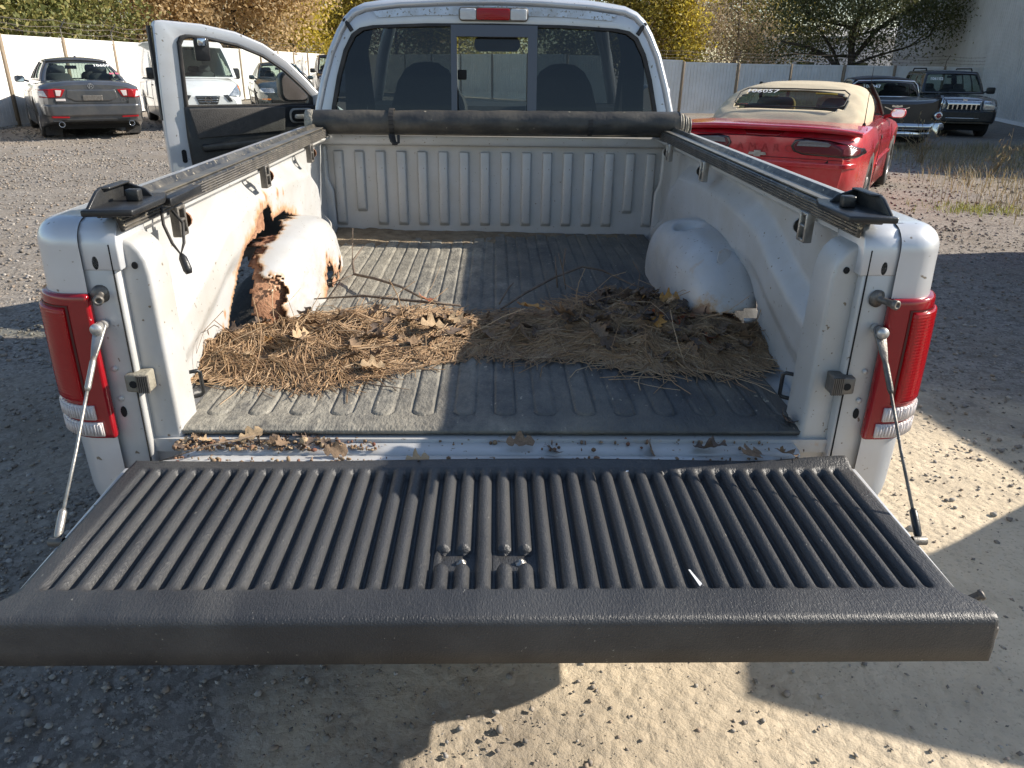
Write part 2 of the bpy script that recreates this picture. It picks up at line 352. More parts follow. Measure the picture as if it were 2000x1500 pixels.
def stones(name, pos, size, m):
    iv, iff = ico()
    big = size > np.quantile(size, .6); out = []; off = 0
    for msk, (iv, iff) in ((big, (iv, iff)), (~big, (np.array([(1, 0, 0), (-1, 0, 0), (0, 1, 0), (0, -1, 0), (0, 0, 1), (0, 0, -1)], float)*1.1, np.array([(0, 2, 4), (2, 1, 4), (1, 3, 4), (3, 0, 4), (2, 0, 5), (1, 2, 5), (3, 1, 5), (0, 3, 5)])))):
        V, F = stones_part(pos[msk], size[msk], iv, iff); out.append((V, F+off)); off += len(V)
    return rawmesh(name, np.concatenate([o[0] for o in out]), np.concatenate([o[1] for o in out]), m)
def stones_part(pos, size, iv, iff):
    n = len(pos); nv = len(iv)
    q = nrs.normal(size=(n, 4)); q /= np.linalg.norm(q, axis=1)[:, None]; w, x, y, z = q.T
    R = np.stack([1-2*(y*y+z*z), 2*(x*y-z*w), 2*(x*z+y*w), 2*(x*y+z*w), 1-2*(x*x+z*z), 2*(y*z-x*w), 2*(x*z-y*w), 2*(y*z+x*w), 1-2*(x*x+y*y)], 1).reshape(n, 3, 3)
    sc = size[:, None]*nrs.uniform(.55, 1.25, (n, 3))
    jit = nrs.uniform(.75, 1.2, (n, nv, 1))
    V = np.einsum('nij,nkj->nki', R, iv[None]*jit*sc[:, None, :]); V[:, :, 2] *= .62
    V += pos[:, None, :]
    F = (iff[None]+(np.arange(n)*nv)[:, None, None]).reshape(-1, 3)
    return V.reshape(-1, 3), F
M['stone'] = pm('gravel_stone', (.2, .2, .2), rough=.9, spec=.25, island=[(.13, .118, .106), (.27, .235, .20), (.18, .155, .132), (.34, .31, .27), (.28, .215, .16), (.22, .21, .205), (.44, .40, .355)])
def scatter(n, x0, x1, y0, y1, smin, smax, pw=2.2, cond=None):
    x = nrs.uniform(x0, x1, n); y = nrs.uniform(y0, y1, n); s = .8*(smin+(smax-smin)*nrs.uniform(0, 1, n)**pw)
    if cond is not None: k = cond(x, y); x, y, s = x[k], y[k], s[k]
    z = gz(x, y)+.12*s
    return np.stack([x, y, z], 1), s
sandm = lambda x, y: nrs.uniform(0, 1, len(x)) > .90*np.exp(-(((x-1.1)/1.5)**2+((y-.2)/1.6)**2)**1.5)
parts = [scatter(18000, -1.6, 2.0, -.42, 1.2, .0022, .010, 3.2, sandm), scatter(2200, -1.6, 2.1, -.4, 1.4, .004, .016, 3.2, sandm),
         scatter(17000, -4.2, -.75, -.3, 3.6, .0038, .017, 2.9), scatter(12000, -9, -1.2, 3.4, 11, .008, .026, 1.6), scatter(7000, -13, -2.2, 10, 21, .014, .036, 1.5), scatter(9000, 1.0, 5.2, .5, 6, .005, .018, 2.0, sandm), scatter(7000, 3.4, 10, 5.5, 17, .010, .030, 1.8)]
po = np.concatenate([p[0] for p in parts]); sz = np.concatenate([p[1] for p in parts])
tag(stones('gravel', po, sz, M['stone']), 'loose grey and brown gravel stones strewn over the lot', 'gravel', kind='stuff')

# ------------------------------------------------------------------ fences
M['vinylfence'] = pm('white_vinyl_fence', (.82, .82, .80), (.78, .77, .74), 2, .4, 0, dirt=(.56, .52, .44), dscale=1.7, damt=.35)
M['wood'] = pm('weathered_post_wood', (.30, .235, .165), (.20, .155, .11), 9, .9, 0, .5, 40, stretch=(6, 6, .6))
M['wire'] = pm('rusty_wire', (.19, .16, .13), None, 5, .6, .4)
def fence(label, P0, P1, step, seed, armposts):
    P0, P1 = Vector(P0), Vector(P1); L = (P1-P0).length; d = (P1-P0)/L; ang = math.atan2(d.y, d.x); n = int(L/step)
    root = empty('vinyl_fence', label, 'fence', Matrix.Translation((P0.x, P0.y, float(gz(P0.x, P0.y)))))
    r = random.Random(seed); inv = root.matrix_world.inverted(); pm_, qm_ = None, None
    # panel: boards with recessed joints between two rails
    nb = 16; w = step-.11; mb = MB(); bw = w/nb
    for k in range(nb):
        a = k*bw+.055; poly = [(a+.010, .014), (a+bw-.010, .014), (a+bw-.006, -.002), (a+bw, -.004), (a+bw, -.012), (a, -.012), (a, -.004), (a+.006, -.002)]
        poly = [(p, -q) for p, q in poly]
        mb.prism(poly, .08, 1.86, 'z')
    mb.box(.055, .055+w, -.025, .025, 1.84, 1.91); mb.box(.055, .055+w, -.025, .025, .04, .12)
    pan = None
    for i in range(n+1):
        p = P0+d*(i*step); z = float(gz(p.x, p.y)); q = P0+d*((i+1)*step); z2 = float(gz(q.x, q.y))
        Mx = Matrix.Translation((p.x, p.y, z)) @ Matrix.Rotation(ang, 4, 'Z')
        tilt = Matrix.Rotation(r.uniform(-.018, .018), 4, 'X') @ Matrix.Rotation(r.uniform(-.02, .02), 4, 'Y')
        if pm_ is None:
            pb = MB().box(-.05, .05, -.05, .05, -.1, 1.93); po_ = pb.build('post', M['wood'], root); bevel(po_, .008, 1); pm_ = po_
        else: po_ = pm_.copy(); C.objects.link(po_)
        po_.matrix_parent_inverse = Matrix(); po_.parent = root; po_.matrix_local = inv @ Mx @ tilt
        if i in armposts:
            a = MB().tube([(0, 0, 1.85), (0, 0, 2.12), (.0, -.16, 2.34)], .016, 6).build('wire_arm', M['dsteel'], root); a.matrix_local = inv @ Mx
        if i < n:
            if pan is None: pan = mb.build('panel', M['vinylfence'], root); o = pan
            else: o = pan.copy(); C.objects.link(o)
            o.parent = root; sh = Matrix.Identity(4); sh[2][0] = (z2-z)/step; o.matrix_local = inv @ Mx @ sh
    for k, (hz, oy) in enumerate(((2.05, 0), (2.18, -.05), (2.31, -.13))):
        pts = []
        for i in range(n*4+1):
            p = P0+d*(i*step/4); pts.append((inv @ Vector((p.x, p.y, 0)))+Vector((-d.y*-oy, d.x*-oy, float(gz(p.x, p.y))*0+hz+float(gz(p.x, p.y)) - .05*math.sin(i/4 % 1*PI)+r.uniform(-.01, .01))))
        for q in pts: q.z -= 0
        b = MB().tube(pts, .006, 4)
        for i in range(0, len(pts)-1):
            for t in (.2, .5, .8):
                p = pts[i].lerp(pts[i+1], t); b.tube([p+Vector((r.uniform(-.03, .03), r.uniform(-.03, .03), -.035)), p+Vector((r.uniform(-.03, .03), r.uniform(-.03, .03), .035))], .004, 3)
        b.build('barbed_wire', M['wire'], root)
    return root
FL0 = Vector((-10.98, 14.6, 0)); FLd = Vector((.047, 1, 0)).normalized()
fence('sunlit white vinyl fence with wooden posts along the left of the lot', FL0, FL0+FLd*34.2, 2.44, 3, (2, 3, 6, 8, 11))
FR0 = Vector((-8.6, 36.0, 0)); FR1 = Vector((6.1, 30.2, 0)); FR2 = Vector((21.4, 33.2, 0))
fence('shaded white vinyl fence with wooden posts behind the red convertible', (5.0, 30.0, 0), (20.9, 32.6, 0), 2.30, 5, (2, 4, 6, 7))
fence('white vinyl fence far beyond the truck cab', (-9.3, 47.5, 0), (4.8, 30.0, 0), 2.44, 6, (1, 4))

# ------------------------------------------------------------------ buildings
M['metalwall'] = pm('grey_metal_siding', (.58, .575, .56), (.53, .525, .51), 1.2, .5, .1, dirt=(.30, .28, .25), dscale=.8, damt=.25)
M['whitewall'] = pm('white_block_wall', (.80, .80, .80), (.74, .74, .74), 1, .7)
M['trim'] = pm('pale_metal_trim', (.55, .53, .48), None, 5, .5, .1)
def metal_building():
    A = Vector((17.0, 22.0, -.3)); B = Vector((28.9, 58.0, -.3)); H = 6.0; dv = (B-A); L = dv.length; d = dv/L
    ang = math.atan2(d.y, d.x)
    A2 = A-d*9.0; L += 9.0
    root = empty('metal_building', 'tall grey corrugated metal building at the right edge', 'building', Matrix.Translation(A2) @ Matrix.Rotation(ang, 4, 'Z'))
    # local: x along wall, y = outward left normal, building body on -y
    def panel(x0, x1):
        prof = []; p = x0; st = .30
        while p < x1-.01:
            e = min(p+st, x1)
            prof += [(p, 0), (p+.18, 0), (p+.20, .06), (p+.275, .06)]; p += st
        prof.append((x1, 0)); v = []; f = []
        for a, b in prof: v += [(a, b, .05), (a, b, H)]
        for i in range(len(prof)-1): f.append((2*i, 2*i+2, 2*i+3, 2*i+1))
        return v, f
    k = 0
    x = 0.
    while x < L-.1:
        e = min(x+3.0, L); v, f = panel(x, e); o = mk('wall_panel', v, f, M['metalwall'], root); x = e
    MB().box(0, L, -22, -.05, 0, H-.1).build('wall', M['metalwall'], root)
    MB().box(L-.02, L+.12, -.12, .06, 0, H).build('corner_trim', M['trim'], root)
    MB().box(-.1, L+.1, -.1, .10, H, H+.18).build('gutter', M['trim'], root)
    MB().prism([(.35, H+.02), (-11, H+1.6), (-22.3, H+.02), (-22.3, H-.08), (.05, H-.08)], -.2, L+.2, 'x').build('roof', M['metalwall'], root)
    MB().box(-.05, L+.05, -.02, .08, 0, .12).build('foundation', M['whitewall'], root)
    o = MB().box(30.9, 31.05, .03, .16, 2.8, 2.95).build('wall_lamp', M['dsteel'], root); bevel(o, .01)
metal_building()
wb = empty('white_building', 'low white building behind the leafy tree beyond the fence', 'building', Matrix.Translation((28.6, 62, -.3)) @ Matrix.Rotation(math.radians(-8), 4, 'Z'))
MB().box(-7.6, 12.5, 0, 9, 0, 4.0).build('wall', M['whitewall'], wb)
MB().prism([(-.4, 3.95), (-.4, 4.15), (4.5, 5.0), (9.4, 4.15), (9.4, 3.95)], -7.9, 12.8, 'x').build('roof', M['trim'], wb)
for wx in (-5, -1, 3):
    o = MB().box(wx, wx+1.3, -.06, .02, 1.2, 2.3).build('window', M['cargdark'], wb)

# ------------------------------------------------------------------ trees
M['bark'] = pm('bark', (.085, .068, .052), (.045, .036, .028), 8, .95, 0, .8, 25, stretch=(3, 3, .6))
M['paletwig'] = pm('pale_twigs', (.26, .21, .16), (.18, .14, .10), 8, .95)
LM = {'brown': leafmat('tan_oak_leaves', [(.42, .29, .15), (.62, .46, .25), (.50, .36, .18), (.70, .54, .33), (.58, .44, .24)], .6, .6),
      'green': leafmat('dull_green_leaves', [(.12, .14, .04), (.20, .21, .065), (.15, .165, .045), (.36, .31, .10), (.25, .24, .075)]),
      'yellow': leafmat('yellow_autumn_leaves', [(.52, .40, .05), (.64, .52, .08), (.45, .37, .06), (.70, .57, .13), (.36, .32, .07)], .6, .6),
      'olive': leafmat('olive_yellow_leaves', [(.32, .27, .06), (.43, .36, .08), (.22, .20, .05), (.50, .39, .09), (.18, .17, .045)], .6, .6),
      'dark': leafmat('dark_green_leaves', [(.06, .075, .028), (.10, .115, .045), (.13, .14, .055), (.20, .195, .085)]),
      'scrub': leafmat('brown_scrub_leaves', [(.24, .175, .11), (.33, .25, .155), (.40, .31, .19), (.29, .23, .13)])}
def leaves_mesh(centers, per, spread, size, rs):
    n = len(centers)*per
    c = np.repeat(np.asarray(centers), per, 0)+rs.normal(size=(n, 3))*spread*np.array([1, 1, .8])
    a = rs.normal(size=(n, 3)); a /= np.linalg.norm(a, axis=1)[:, None]
    b = rs.normal(size=(n, 3)); b -= (a*b).sum(1)[:, None]*a; b /= np.linalg.norm(b, axis=1)[:, None]
    s = size*rs.uniform(.6, 1.4, (n, 1)); a = a*s; b = b*s*.55
    V = np.stack([c-a, c+b*.9-a*.1, c+a, c-b*.9+a*.1], 1).reshape(-1, 3); F = np.arange(n*4).reshape(n, 4)
    return V, F
def tree(name, label, x, y, h, rx, leaf, seed, nclump=130, per=32, lsize=.13, spread=.42, z0=1.2, trunk=.16, bare=0, lean=0, group='trees beyond the fence', bark='bark', fork=None, low=.0):
    rs = np.random.RandomState(seed); r = random.Random(seed); g = float(gz(x, y)); nclump = int(nclump*1.45); per = int(per*1.5); lsize *= .76
    root = empty(name, label, 'tree', Matrix.Translation((x, y, g)), group)
    mb = MB(); ends = []
    th = h*.62; tp = [Vector((lean*(t**1.5)*th*.3+fb(seed, t*3)*.25, fb(seed+9, t*3)*.25, t*th)) for t in np.linspace(0, 1, 7)]
    mb.tube(tp, [trunk*(1-.72*i/6) for i in range(7)], 8)
    tips = []
    def limb(p, d, ln, rad, lev):
        pts = [p]; q = p.copy(); dd = d.copy()
        for i in range(4):
            dd = (dd+Vector((r.uniform(-.28, .28), r.uniform(-.28, .28), r.uniform(-.12, .22)))).normalized(); q = q+dd*ln/4; pts.append(q.copy())
        mb.tube(pts, [rad*(1-.2*i) for i in range(5)], 5 if lev < 2 else 3, caps=False)
        tips.extend(pts[2:])
        if lev < 2+bare:
            for k in range(3 if lev else 4):
                t = r.choice(pts[1:]); a = r.uniform(0, 2*PI)
                limb(t, (dd*.6+Vector((math.cos(a), math.sin(a), r.uniform(-.25, .6)))*.8).normalized(), ln*r.uniform(.45, .7), rad*.5, lev+1)
    nl = 9
    for i in range(nl):
        t = max(low, .12)+.85*i/nl*(1-max(low, .12)); k = t*6; p = tp[int(k)].lerp(tp[min(6, int(k)+1)], k-int(k)); a = i*2.4+r.uniform(-.4, .4)
        limb(p, Vector((math.cos(a), math.sin(a), r.uniform(.1, .7))).normalized(), rx*r.uniform(.7, 1.0)*(1-.25*t), trunk*.42*(1-.5*t), 0)
    if fork:
        for pts, rad in fork: mb.tube([Vector(p) for p in pts], rad, 7)
    mb.build('trunk', M[bark], root, True)
    tips = [p for p in tips if p.z > z0*.8]
    if nclump:
        cen = []
        for i in range(nclump):
            if r.random() < .62 and tips:
                p = r.choice(tips); cen.append((p.x, p.y, p.z))
            else:
                for _ in range(30):
                    q = rs.uniform(-1, 1, 3)
                    if q@q < 1 and q@q > .25: break
                zc = (z0+h)/2; cen.append((q[0]*rx, q[1]*rx, zc+q[2]*(h-z0)/2))
        V, F = leaves_mesh(cen, per, spread, lsize, rs)
        k = V[:, 2].reshape(-1, 4).min(1) > .3
        o = rawmesh('crown', V, F[k], LM[leaf]); o.parent = root
    return root
tree('evergreen_tree', 'dark green tree at the far left behind the fence', -17.4, 27.5, 9.5, 3.4, 'green', 21, 190, 44, .12, .5)
tree('yellow_tree', 'yellow green bushy tree in the top left corner', -20.2, 26.0, 8, 3.0, 'olive', 22, 150, 40, .12, .5)
tree('evergreen_tree', 'green bushy tree between the corner tree and the brown oak', -15.9, 30.8, 8, 2.6, 'green', 23, 130, 40, .11, .45)
tree('oak_tree', 'brown leaved oak above the grey sedan', -15.6, 35.5, 11, 4.3, 'brown', 24, 260, 46, .13, .55, z0=.9)
tree('oak_tree', 'wide brown oak behind the open truck door', -12.6, 39.5, 11, 4.6, 'brown', 25, 280, 46, .13, .6, z0=.9)
tree('yellow_tree', 'bright yellow autumn tree left of the truck cab', -11.3, 45.5, 10.5, 2.5, 'yellow', 26, 170, 44, .13, .5, z0=.9)
tree('olive_tree', 'olive toned tree just left of the cab roof', -9.7, 51.0, 10, 2.9, 'olive', 27, 150, 40, .14, .6, z0=1)
tree('olive_tree', 'olive toned tree hidden behind the cab', -2.5, 50.5, 10, 4.2, 'olive', 28, 170, 40, .15, .6, z0=1)
tree('yellow_tree', 'yellow green tree just right of the cab roof', 7.1, 43.0, 11, 2.3, 'olive', 29, 150, 42, .13, .5, z0=1.6)
tree('yellow_tree', 'tall yellow leaved tree over brown scrub right of the cab', 10.0, 43.5, 11, 1.5, 'yellow', 30, 110, 42, .13, .45, z0=1.4)
tree('bare_tree', 'grey brown bare branched thicket between yellow trees', 9.2, 45, 8, 2.4, 'scrub', 31, 120, 26, .09, .6, z0=1, bare=1, trunk=.1, bark='paletwig')
tree('bare_tree', 'bare twiggy tree against the pale sky', 15.0, 50, 11, 3.2, 'scrub', 32, 45, 20, .09, .6, z0=2, bare=1, trunk=.12)
tree('bare_tree', 'low pale twiggy scrub by the white building', 13.6, 43.5, 5.0, 2.4, 'scrub', 33, 90, 26, .09, .5, z0=.6, bare=1, trunk=.08, bark='paletwig')
tree('leafy_tree', 'dark trunked leafy green tree before the white building', 17.6, 39.0, 10.5, 4.9, 'dark', 34, 520, 60, .085, .75, z0=2.3, trunk=.24, low=.30,
     fork=[([(0, 0, .6), (-.45, 0, 1.6), (-1.2, -.1, 2.3), (-2.2, 0, 2.75), (-3.6, .1, 3.0)], [.15, .13, .11, .09, .05]), ([(-.3, 0, 1.4), (-.9, .2, 2.6), (-1.7, .2, 3.5)], [.10, .08, .05]), ([(.1, 0, 2.3), (.9, .1, 3.4), (2.2, 0, 4.6)], [.13, .10, .06])])
tree('olive_tree', 'yellowish tree showing behind the leafy green tree', 20.6, 66, 13, 5, 'olive', 35, 170, 40, .17, .8, z0=1)
tree('oak_tree', 'brown oak far behind the bare twigs', 11.5, 58, 12, 4.6, 'scrub', 36, 200, 40, .16, .7, z0=.8)
tree('oak_tree', 'brown oak behind the yellow tree left of the cab', -17.5, 50, 13, 5.5, 'brown', 37, 260, 42, .17, .7, z0=.8)
tree('oak_tree', 'brown tree behind the top left corner', -25.5, 36, 12, 5, 'brown', 38, 220, 42, .16, .7, z0=.8)
tree('olive_tree', 'greenish tree far behind the cab roof', 3, 62, 13, 5.5, 'olive', 39, 220, 40, .17, .8, z0=.8)
tree('oak_tree', 'tan leaved tree far left of the cab', -8, 66, 14, 6, 'brown', 40, 240, 42, .19, .85, z0=.8)
# dry grass and weeds on the right
def blades(name, label, pts, hmin, hmax, wid, m, rs, bend=.5):
    n = len(pts); h = rs.uniform(hmin, hmax, n); a = rs.uniform(0, 2*PI, n); b = rs.uniform(.1, bend, n)
    d = np.stack([np.cos(a), np.sin(a), np.zeros(n)], 1); s = np.stack([-np.sin(a), np.cos(a), np.zeros(n)], 1)*wid
    p = np.asarray(pts); m1 = p+d*(h*b*.35)[:, None]; m1[:, 2] += h*.6; t = p+d*(h*b)[:, None]; t[:, 2] += h
    V = np.stack([p-s, p+s, m1+s*.7, m1-s*.7, t], 1).reshape(-1, 3)
    F = (np.array([(0, 1, 2), (0, 2, 3), (3, 2, 4)])[None]+(np.arange(n)*5)[:, None, None]).reshape(-1, 3)
    return tag(rawmesh(name, V, F, m), label, 'grass', kind='stuff')
LM['dry'] = leafmat('dry_grass', [(.30, .235, .13), (.40, .32, .18), (.20, .16, .09), (.26, .22, .12), (.16, .14, .075)])
LM['fresh'] = leafmat('fresh_grass', [(.20, .24, .05), (.28, .30, .07), (.34, .31, .11)])
rs = np.random.RandomState(5); x = rs.uniform(4.9, 12.5, 26000); y = rs.uniform(6.0, 17.5, 26000)
dn = np.array([fb(a*.8, b*.8, 2)*.9 for a, b in zip(x, y)]); edge = 4.2+.28*(y-6)
k = (x > edge+dn*1.2+.8) & (rs.uniform(0, 1, len(x)) < .35+dn+.25*ss(.5, 3, x-edge)) & (y < 16.5+dn)
blades('dry_grass', 'dry brown grass and weeds on the shaded verge at right', np.stack([x[k], y[k], gz(x[k], y[k])-.01], 1), .05, .26, .0045, LM['dry'], rs, .9)
x = rs.normal(5.35, .30, 500); y = rs.normal(6.9, .22, 500)
blades('green_grass', 'small patch of yellow green grass at the shadow edge', np.stack([x, y, gz(x, y)-.01], 1), .03, .09, .004, LM['fresh'], rs, 1.)
def weed(x, y, h, n, seed, label):
    r = random.Random(seed); mb = MB(); g = float(gz(x, y))
    for i in range(n):
        a = r.uniform(0, 2*PI); l = h*r.uniform(.5, 1); pts = [Vector((r.uniform(-.04, .04), r.uniform(-.04, .04), 0))]
        d = Vector((math.cos(a)*.35, math.sin(a)*.35, 1)).normalized()
        for k in range(5):
            d = (d+Vector((r.uniform(-.25, .25), r.uniform(-.25, .25), -.05*k))).normalized(); pts.append(pts[-1]+d*l/5)
        mb.tube(pts, [.006, .005, .005, .004, .003, .002], 4)
        for k in range(7):
            p = r.choice(pts[1:]); q = p+Vector((r.uniform(-.07, .07), r.uniform(-.07, .07), r.uniform(-.01, .08))); mb.tube([p, q], .003, 3)
            mb.add([q, q+Vector((r.uniform(-.03, .03), r.uniform(-.03, .03), .03)), q+Vector((r.uniform(-.03, .03), .01, -.03))], [(0, 1, 2)])
    o = mb.build('weed_plant', LM['dry']); o.location = (x, y, g); tag(o, label, 'weed', 'dry weeds on the verge'); return o
weed(7.35, 12.0, .95, 14, 1, 'tallest dry straw weed standing beside the red convertible')
weed(7.3, 9.9, .75, 7, 2, 'thin dry weed stalks at the shadow edge, middle of the verge')
weed(7.9, 9.6, .6, 8, 3, 'arching dry weed stalks right of the thin weed')
# ------------------------------------------------------------------ cars
def curve(pts, smooth=.0):
    pts = sorted(pts); xs = np.array([p[0] for p in pts], float); ys = np.array([p[1] for p in pts], float)
    X = np.linspace(xs[0], xs[-1], 500); Y = np.interp(X, xs, ys)
    if smooth > 0:
        k = max(1, int(smooth/(X[1]-X[0]))); ker = np.hanning(2*k+3)[1:-1]; ker /= ker.sum(); Yp = np.pad(Y, k, mode='edge'); Y = np.convolve(Yp, ker, 'same')[k:-k]
    return lambda q: np.interp(q, X, Y)
class Car:
    def __init__(s, name, label, x, y, az, paint, L, W, wb, rear_oh, wr, top, shoulder, width, bottom, gh, group='cars parked in the lot', arch=.06, mid=.62, crown=.0, wheelw=.21, rim='rim', cat='car'):
        """az: heading azimuth in degrees from +Y towards +X; local +y is the front"""
        s.g = float(gz(x, y)); s.root = empty(name, label, cat, Matrix.Translation((x, y, s.g)) @ Matrix.Rotation(-math.radians(az), 4, 'Z'), group)
        s.L, s.W, s.gh = L, W, gh; s.paint = paint
        ra = -L/2+rear_oh; fa = ra+wb; s.ra, s.fa = ra, fa; R = wr+arch
        zt, zs, hw, zb = curve(top, .08), curve(shoulder, .08), curve(width, .06), curve(bottom, .05)
        ys = np.unique(np.round(np.concatenate([np.linspace(-L/2, L/2, 60), -L/2+np.array([.01, .03, .06, .1]), L/2-np.array([.01, .03, .06, .1]), ra+np.linspace(-R, R, 17), fa+np.linspace(-R, R, 17)]), 4))
        P = []
        for q in ys:
            b = float(zb(q)); h = float(hw(q))*W/2; t = float(zt(q)); sh = float(zs(q)); low = b
            for c in (ra, fa):
                if abs(q-c) < R: low = max(low, wr+math.sqrt(R*R-(q-c)**2))
            low = min(low, sh-.10); mz = max(low+.03, sh*mid); hz = max(mz+.02, sh-.12); hz = min(hz, sh-.03)
            half = [(0, low), (.70*h, low), (.955*h, low), (.975*h, low+.02), (h, mz), (.992*h, hz), (.965*h, sh-.02), (.93*h, sh), (.80*h, sh+(t-sh)*.55), (.45*h, sh+(t-sh)*.9), (0, t+crown)]
            row = [(-a, q, z) for a, z in half[::-1]]+[(a, q, z) for a, z in half[1:]]
            P.append(row)
        P = np.array(P); n, m = P.shape[:2]; v, f = gridmesh(P); v = [tuple(p) for p in v]
        f = [tuple(q[::-1]) for q in f]
        f.append(tuple(range(m))); f.append(tuple((n-1)*m+k for k in range(m-1, -1, -1)))
        f += [(i*m, (i+1)*m, (i+1)*m+m-1, i*m+m-1) for i in range(0)]
        s.body = mk('body', v, f, paint, s.root, True)
        md = s.body.modifiers.new('e', 'EDGE_SPLIT'); md.split_angle = math.radians(50)
        s.bvh = BVHTree.FromPolygons([Vector(p) for p in v], f)
        # wheels
        for c in (ra, fa):
            for sx in (-1, 1):
                tw = MB().lathe([(-wheelw/2, wr*.62), (-wheelw/2, wr*.93), (-wheelw/2+.03, wr), (wheelw/2-.03, wr), (wheelw/2, wr*.93), (wheelw/2, wr*.62), (wheelw/2-.02, wr*.60)], 28, 'x').build('wheel', M['tyre'], s.root, True)
                tw.location = (sx*(W/2-wheelw/2-.03), c, wr)
                rb = MB().lathe([(0, 0.01), (.005, wr*.16), (-.01, wr*.2), (-.055, wr*.25), (-.06, wr*.56), (.0, wr*.60), (.012, wr*.64), (-.1, wr*.64)], 28, 'x')
                for k in range(6):
                    a = k*PI/3; c0, s0 = math.cos(a), math.sin(a); w0 = wr*.07
                    rb.add([(-.012, c0*wr*.12-s0*w0, s0*wr*.12+c0*w0), (-.012, c0*wr*.12+s0*w0, s0*wr*.12-c0*w0), (.0, c0*wr*.62+s0*w0, s0*wr*.62-c0*w0), (.0, c0*wr*.62-s0*w0, s0*wr*.62+c0*w0)], [(0, 1, 2, 3)])
                ro = rb.build('rim', M[rim], tw, True); ro.location = (sx*(wheelw/2-.012), 0, 0); ro.rotation_euler = (0, 0, 0 if sx > 0 else PI)
            o = MB().box(-W/2+.14, W/2-.14, c-.9*wr, c+.9*wr, wr*.5, wr*1.6).build('wheel_well', M['black'], s.root)
        MB().box(-W/2+.16, W/2-.16, -L/2+.35, L/2-.35, .18, .32).build('underbody', M['black'], s.root)
        if gh: s.greenhouse(**gh)
    def greenhouse(s, rb, rr, wr_, wb_, zb, zr, hb, hr, frame=None, roof=None, glass=None, rear=(-.86, .86, .08, .9), front=(-.92, .92, .06, .93), side=((.08, .46, .1, .88), (.5, .94, .1, .88)), bow=.10, zbf=None, seats=True, bulge=.03, crown=.05, rglass=None, names=True):
        """rb/rr: y of rear glass base/top, wr_/wb_: y of windscreen top/base, hb/hr: half widths belt/roof"""
        frame = frame or s.paint; roof = roof or frame; glass = glass or M['carglass']; zbf = zbf or zb; rglass = rglass or glass
        B = {'rear': lambda u: Vector((u*hb, rb+bow*u*u*1.3, zb)), 'front': lambda u: Vector((u*hb, wb_-bow*2*u*u, zbf))}
        T = {'rear': lambda u: Vector((u*hr, rr+bow*u*u*.7, zr-crown*.5*u*u)), 'front': lambda u: Vector((u*hr, wr_-bow*u*u, zr-crown*.5*u*u))}
        def sidep(sx, u, v):
            b0 = B['rear'](sx); b1 = B['front'](sx); t0 = T['rear'](sx); t1 = T['front'](sx)
            p = b0.lerp(b1, u).lerp(t0.lerp(t1, u), v); p.x += sx*bulge*math.sin(PI*v)*.8+sx*.02*math.sin(PI*u); p.z += .03*math.sin(PI*u)*v; return p
        def endp(w, u, v):
            p = B[w](u).lerp(T[w](u), v); sg = -1 if w == 'rear' else 1; q3 = abs(u)**3; p.y += sg*bulge*1.2*math.sin(PI*v)*(1-q3); p.x += math.copysign(q3, u)*bulge*.8*math.sin(PI*v); p.z += crown*.35*math.sin(PI*v)*(1-u*u); return p
        fm = MB(); NU, NV = 30, 14
        def emit(fn, rects, u0, u1, gname, gl):
            us = np.linspace(u0, u1, NU+1); vs = np.linspace(0, 1, NV+1)
            extra = [r[0] for r in rects]+[r[1] for r in rects]; us = np.unique(np.concatenate([us, extra])); vs = np.unique(np.concatenate([vs, [r[2] for r in rects]+[r[3] for r in rects]]))
            P = np.array([[tuple(fn(u, v)) for v in vs] for u in us]); keep = np.ones((len(us)-1, len(vs)-1), bool)
            for r in rects:
                gk = np.zeros_like(keep)
                for i in range(len(us)-1):
                    for j in range(len(vs)-1):
                        uu = (us[i]+us[i+1])/2; vv = (vs[j]+vs[j+1])/2; sk = r[4] if len(r) > 4 else 0
                        if r[0]+(sk*vv if sk > 0 else 0) < uu < r[1]+(sk*vv if sk < 0 else 0) and r[2] < vv < r[3]: gk[i, j] = True
                keep &= ~gk
                vv, ff = gridmesh(P, gk); o = mk(gname, vv, ff, gl, s.root, True)
            vv, ff = gridmesh(P, keep); fm.add([tuple(p) for p in vv], ff)
        emit(lambda u, v: endp('rear', u, v), [rear] if rear else [], -1, 1, 'rear_window', rglass)
        emit(lambda u, v: endp('front', u, v), [front] if front else [], -1, 1, 'windscreen', glass)
        for sx in (-1, 1): emit(lambda u, v, sx=sx: sidep(sx, u, v), list(side), 0, 1, 'side_window', glass)
        o = fm.build('cabin_frame', frame, s.root, True); solid(o, .02, 1)
        us = np.linspace(-1, 1, 15); ts = np.linspace(0, 1, 13)
        P = np.array([[tuple(T['rear'](u).lerp(T['front'](u), t)+Vector((u*.02*math.sin(PI*t), 0, crown*(1-u*u*.6)*(1-(2*t-1)**4)*.9))) for u in us] for t in ts])
        P[:, :, 2] -= P[0, :, 2][None]*0
        v, f = gridmesh(P); ro = mk('roof', v, [q[::-1] for q in f], roof, s.root, True); solid(ro, .03)
        MB().box(-hb*.9, hb*.9, rb+.12, wb_-.25, zb-.03, zb+.012).build('interior_tray', M['cabint'], s.root)
        if seats:
            for sy, zz in ((.60, 0.), (.22, -.02)):
                yy = rb+(wb_-rb)*sy
                for sx in (-.5, .5):
                    p = rrect(sx*hb-.22, sx*hb+.22, zb-.3, zb+.16+zz, .10); o = MB().prism(p, yy, yy+.12, 'y').build('seat', M['seat'], s.root, True)
                    p = rrect(sx*hb-.13, sx*hb+.13, zb+.12, zb+.30+zz, .06); MB().prism(p, yy+.02, yy+.11, 'y').build('headrest', M['seat'], s.root, True)
            o = MB().box(-.11, .11, wr_-.08, wr_-.05, zr-.16, zr-.09).build('rear_view_mirror', M['cabint'], s.root)
